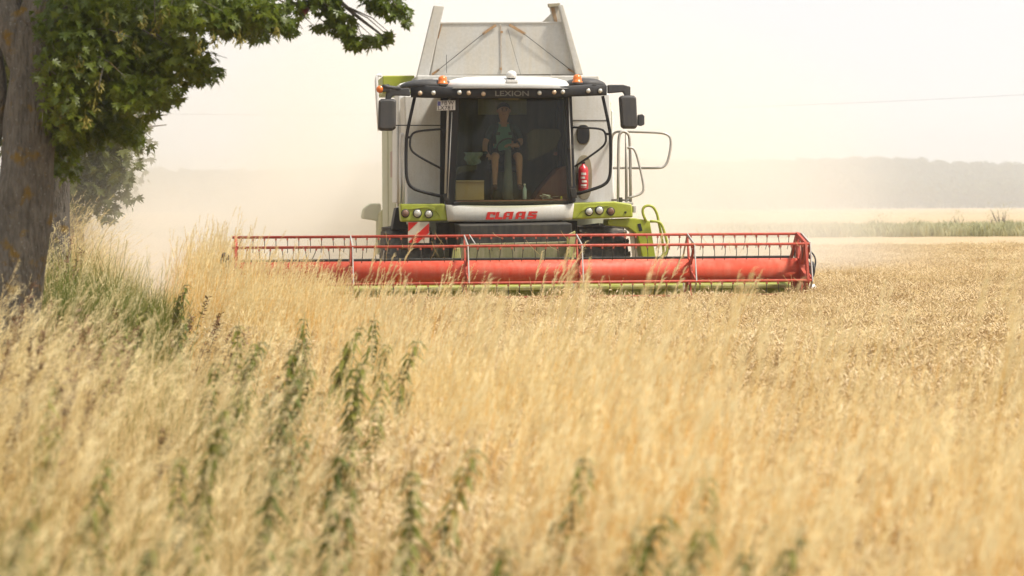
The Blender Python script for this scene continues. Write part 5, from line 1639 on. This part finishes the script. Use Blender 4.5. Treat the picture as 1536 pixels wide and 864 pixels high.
# fire extinguisher on the panel
ep = L(875.5, 286.5, BF - .17)
t = thing('fire_extinguisher', 'red fire extinguisher with white label hung beside the cab', 'fire extinguisher', ep)
MB().lathe([(.07, 0), (.085, .02), (.085, .34), (.07, .39), (.03, .42), (.025, .45)], (0, .05, 0), 'z', 20).build('cylinder', M_ext, t, True)
lb = MB()
for z0, z1, a0, a1 in ((.26, .30, -.5, .45), (.20, .235, -.6, .2), (.14, .175, -.4, .6), (.08, .11, -.6, .55), (.06, .065, -.6, .6)):
    n = 6
    o_ = len(lb.v)
    for i in range(n + 1):
        a = a0 + (a1 - a0) * i / n
        for z in (z0, z1): lb.v.append((.0868 * math.sin(a), .05 - .0868 * math.cos(a), z))
    for i in range(n): lb.f.append((o_ + 2 * i, o_ + 2 * i + 2, o_ + 2 * i + 3, o_ + 2 * i + 1)); lb.m.append(0)
lb.build('label_print', M_platew, t)
MB().box((-.03, .02, .45), (.03, .08, .48)).build('valve', M_black, t, bevel=.006)
MB().hexa([(-.02, .03, .482), (.09, .03, .52), (.09, .03, .535), (-.02, .03, .5)], [(-.02, .06, .482), (.09, .06, .52), (.09, .06, .535), (-.02, .06, .5)]).build('lever', M_black, t)
MB().tube(rounded([(-.03, .05, .46), (-.09, .04, .44), (-.105, .04, .3), (-.1, .05, .1)], 2), .01, 6).build('hose', M_black, t, True)
MB().box((-.09, .136, .1), (.09, .148, .3)).build('bracket', M_blackd, t)
# ------------------------------------------------------------------ driver: one skinned body, posed on the seat
def build_driver():
    c = L(757, 243, 3.85)                       # seat reference: between the hips
    base = Vector((c.x, 3.95, sz - .02))
    t = empty('person', W(base), YAW)
    tag(t, 'driver in teal T-shirt and dark shorts sitting at the wheel in the cab', 'person')
    V, Rd, E, REG = {}, {}, [], {}
    def j(n, p, r, reg, par=None):
        V[n] = Vector(p); Rd[n] = r; REG[n] = reg
        if par: E.append((par, n))
    # local: x right in the picture, -y towards the camera, z up; hips at z 0.1
    j('pel', (0, .06, .10), .155, 'shorts'); j('waist', (0, .08, .27), .168, 'shirt', 'pel'); j('chest', (0, .06, .46), .20, 'shirt', 'waist')
    j('sho', (0, .05, .58), .12, 'shirt', 'chest'); j('neck', (0, .03, .67), .052, 'skin', 'sho'); j('jaw', (0, -.01, .755), .085, 'skin', 'neck'); j('head', (0, .0, .86), .112, 'skin', 'jaw'); j('crown', (0, .01, .94), .085, 'skin', 'head')
    for s, nm in ((-1, 'l'), (1, 'r')):
        j('sh' + nm, (s * .19, .05, .57), .075, 'sleeve', 'sho'); j('ua' + nm, (s * .255, .02, .44), .062, 'sleeve', 'sh' + nm)
        j('ha' + nm, (s * .11, .02, .08), .11, 'shorts', 'pel'); j('th' + nm, (s * .16, -.22, .11), .085, 'shorts', 'ha' + nm); j('kn' + nm, (s * .195, -.42, .10), .066, 'skin', 'th' + nm)
        j('sn' + nm, (s * .195, -.43, -.08), .056, 'skin', 'kn' + nm); j('an' + nm, (s * .20, -.42, -.32), .04, 'skin', 'sn' + nm); j('he' + nm, (s * .20, -.44, -.395), .042, 'shoe', 'an' + nm); j('to' + nm, (s * .21, -.60, -.405), .035, 'shoe', 'he' + nm)
    # image-left arm reaches to the armrest lever, image-right hand rests on the wheel
    arms = {'l': [(-.31, -.02, .33), (-.335, -.20, .20), (-.30, -.30, .13), (-.285, -.35, .115)], 'r': [(.27, -.04, .33), (.19, -.22, .28), (.09, -.30, .29), (.05, -.33, .29)]}
    for nm, (el, fa, wr_, hd) in arms.items():
        j('el' + nm, el, .047, 'skin', 'ua' + nm); j('fa' + nm, fa, .042, 'skin', 'el' + nm); j('wr' + nm, wr_, .028, 'skin', 'fa' + nm); j('hd' + nm, hd, .036, 'skin', 'wr' + nm)
        d = (Vector(hd) - Vector(wr_)).normalized(); side = d.cross(Vector((0, 0, 1))).normalized(); dn = Vector((0, 0, -1))
        for f in range(4):
            o = side * (f - 1.5) * .021; ln = (.075, .085, .08, .062)[f]
            a = Vector(hd) + o + d * .035
            j('f%s%da' % (nm, f), a, .010, 'skin', 'hd' + nm)
            j('f%s%db' % (nm, f), a + d * ln * .5 + dn * .012, .009, 'skin', 'f%s%da' % (nm, f))
            j('f%s%dc' % (nm, f), a + d * ln * .6 + dn * .045, .008, 'skin', 'f%s%db' % (nm, f))
        sgn = 1 if nm == 'l' else -1
        th = Vector(hd) - d * .01 + side * (.036 * sgn)
        j('t%sa' % nm, th, .012, 'skin', 'hd' + nm); j('t%sb' % nm, th + d * .035 + side * .018 * sgn + dn * .02, .009, 'skin', 't%sa' % nm)
    names = list(V); ix = {n: i for i, n in enumerate(names)}
    me = bpy.data.meshes.new('body_graph')
    me.from_pydata([tuple(V[n]) for n in names], [(ix[a], ix[b]) for a, b in E], [])
    o = bpy.data.objects.new('body_graph', me); COL.objects.link(o)
    sk = o.modifiers.new('skin', 'SKIN'); sk.use_smooth_shade = True
    for i, n in enumerate(names):
        me.skin_vertices[0].data[i].radius = (Rd[n], Rd[n] * (0.78 if n in ('chest', 'waist', 'sho') else 1))
        me.skin_vertices[0].data[i].use_root = (n == 'pel')
    ss = o.modifiers.new('sub', 'SUBSURF'); ss.levels = ss.render_levels = 2
    dg = bpy.context.evaluated_depsgraph_get()
    bm_ = bpy.data.meshes.new_from_object(o.evaluated_get(dg))
    bpy.data.objects.remove(o)
    bm_.name = 'body'
    mats = ['skin', 'shirt', 'sleeve', 'shorts', 'shoe']
    bm_.materials.clear()
    for m in (M_skin, M_shirt, M_sleeve, M_shorts, M_shoe): bm_.materials.append(m)
    segs = [(V[a], V[b], REG[a], REG[b]) for a, b in E]
    for p in bm_.polygons:
        c_ = p.center; best = (9, 'skin')
        for a, b, ra, rb in segs:
            ab = b - a; u = max(0, min(1, (c_ - a).dot(ab) / max(ab.length_squared, 1e-9)))
            d_ = (c_ - (a + ab * u)).length
            if d_ < best[0]: best = (d_, ra if u < .5 else rb)
        p.material_index = mats.index(best[1]); p.use_smooth = True
    link('body', bm_, t)
    h = V['head']
    # hair: cap over crown, back and sides
    hb = MB(); n1, n2 = 14, 18
    for i in range(n1):
        th_ = math.pi * .60 * i / (n1 - 1)
        for k in range(n2):
            ph = 2 * math.pi * k / n2
            fr = -math.sin(ph)                      # front factor
            tt = th_ * (1 - .36 * max(0, math.sin(-ph) if False else -math.sin(ph)) if True else 1)
            hb.v.append((h.x + .112 * math.sin(tt) * math.cos(ph), h.y + .012 + .118 * math.sin(tt) * math.sin(ph), h.z + .02 + .115 * math.cos(tt)))
    for i in range(n1 - 1):
        for k in range(n2):
            hb.f.append((i * n2 + k, i * n2 + (k + 1) % n2, (i + 1) * n2 + (k + 1) % n2, (i + 1) * n2 + k)); hb.m.append(0)
    hb.build('hair', M_hair, t, True)
    for s in (-1, 1):
        MB().lathe([(.004, -.006), (.012, 0), (.004, .006)], (s * .035, -.095, .865), 'y', 10).build('eye', M_eye, t, True)
        MB().lathe([(.012, -.028), (.02, 0), (.012, .028)], (s * .100, .005, .855), 'z', 8).build('ear', M_skin, t, True)
    MB().hexa([(-.012, -.09, .865), (.012, -.09, .865), (.018, -.088, .82), (-.018, -.088, .82)], [(-.004, -.10, .86), (.004, -.10, .86), (.010, -.122, .822), (-.010, -.122, .822)]).build('nose', M_skin, t, bevel=.004)
    MB().box((-.026, -.088, .785), (.026, -.078, .795)).build('mouth', M_maroon, t, bevel=.003)
    for s in (-1, 1):
        MB().box((s * .035 - .022, -.100, .888), (s * .035 + .022, -.088, .896)).build('eyebrow', M_hair, t, bevel=.003)
build_driver()

# ------------------------------------------------------------------ air: haze over the whole place, dust behind the machine
def build_air():
    mb = MB().box((-2000, -30, -1.6), (2000, 3400, 70))
    m, n, l = new_mat('haze_air')
    out = n.new('ShaderNodeOutputMaterial'); v = n.new('ShaderNodeVolumePrincipled')
    v.inputs['Color'].default_value = (0.90, 0.915, 0.93, 1); v.inputs['Density'].default_value = 0.00058; v.inputs['Anisotropy'].default_value = 0.6
    l.new(v.outputs[0], out.inputs['Volume'])
    tag(mb.build('haze', m), 'pale haze in the air over the fields', 'haze', kind='stuff')

    m, n, l = new_mat('dust_air')
    out = n.new('ShaderNodeOutputMaterial'); v = n.new('ShaderNodeVolumePrincipled')
    v.inputs['Color'].default_value = (0.965, 0.92, 0.84, 1); v.inputs['Anisotropy'].default_value = 0.35
    geo = n.new('ShaderNodeNewGeometry')
    # soft puffs: centre, radii, density
    puffs = [((-7.6, 42.5, 0.8), (3.6, 6.5, 3.6), 0.24), ((-3.9, 48, 0.9), (5.0, 9, 3.4), 0.42), ((-2.0, 50, 3.4), (9.0, 10, 6.5), 0.13), ((3.3, 49, 2.0), (7.0, 9, 5.0), 0.18), ((-9.0, 50, 0.4), (5, 12, 3.4), 0.12), ((0.5, 47, 0.5), (9.0, 6.5, 2.6), 0.16)]
    tot = None
    for c, r_, d in puffs:
        sb = n.new('ShaderNodeVectorMath'); sb.operation = 'SUBTRACT'; sb.inputs[1].default_value = c
        dv = n.new('ShaderNodeVectorMath'); dv.operation = 'DIVIDE'; dv.inputs[1].default_value = r_
        ln = n.new('ShaderNodeVectorMath'); ln.operation = 'LENGTH'
        mr = n.new('ShaderNodeMapRange'); mr.interpolation_type = 'SMOOTHERSTEP'
        mr.inputs[1].default_value = 1.0; mr.inputs[2].default_value = 0.0; mr.inputs[3].default_value = 0.0; mr.inputs[4].default_value = d
        l.new(geo.outputs['Position'], sb.inputs[0]); l.new(sb.outputs[0], dv.inputs[0]); l.new(dv.outputs[0], ln.inputs[0]); l.new(ln.outputs['Value'], mr.inputs[0])
        if tot is None: tot = mr.outputs[0]
        else:
            ad = n.new('ShaderNodeMath'); ad.operation = 'ADD'; l.new(tot, ad.inputs[0]); l.new(mr.outputs[0], ad.inputs[1]); tot = ad.outputs[0]
    nz = n.new('ShaderNodeTexNoise'); nz.inputs['Scale'].default_value = 0.3; nz.inputs['Detail'].default_value = 3.0
    l.new(geo.outputs['Position'], nz.inputs['Vector'])
    mr = n.new('ShaderNodeMapRange'); mr.inputs[1].default_value = 0.3; mr.inputs[2].default_value = 0.7; mr.inputs[3].default_value = 0.15; mr.inputs[4].default_value = 1.9
    l.new(nz.outputs[0], mr.inputs[0])
    mu = n.new('ShaderNodeMath'); mu.operation = 'MULTIPLY'; l.new(tot, mu.inputs[0]); l.new(mr.outputs[0], mu.inputs[1])
    l.new(mu.outputs[0], v.inputs['Density']); l.new(v.outputs[0], out.inputs['Volume'])
    m.cycles.volume_step_rate = 1.0
    o = MB().box((-16, 36.3, -0.8), (12, 61, 11)).build('dust_cloud', m)
    tag(o, 'warm pale dust cloud hanging behind and beside the harvester', 'dust', kind='stuff')
build_air()
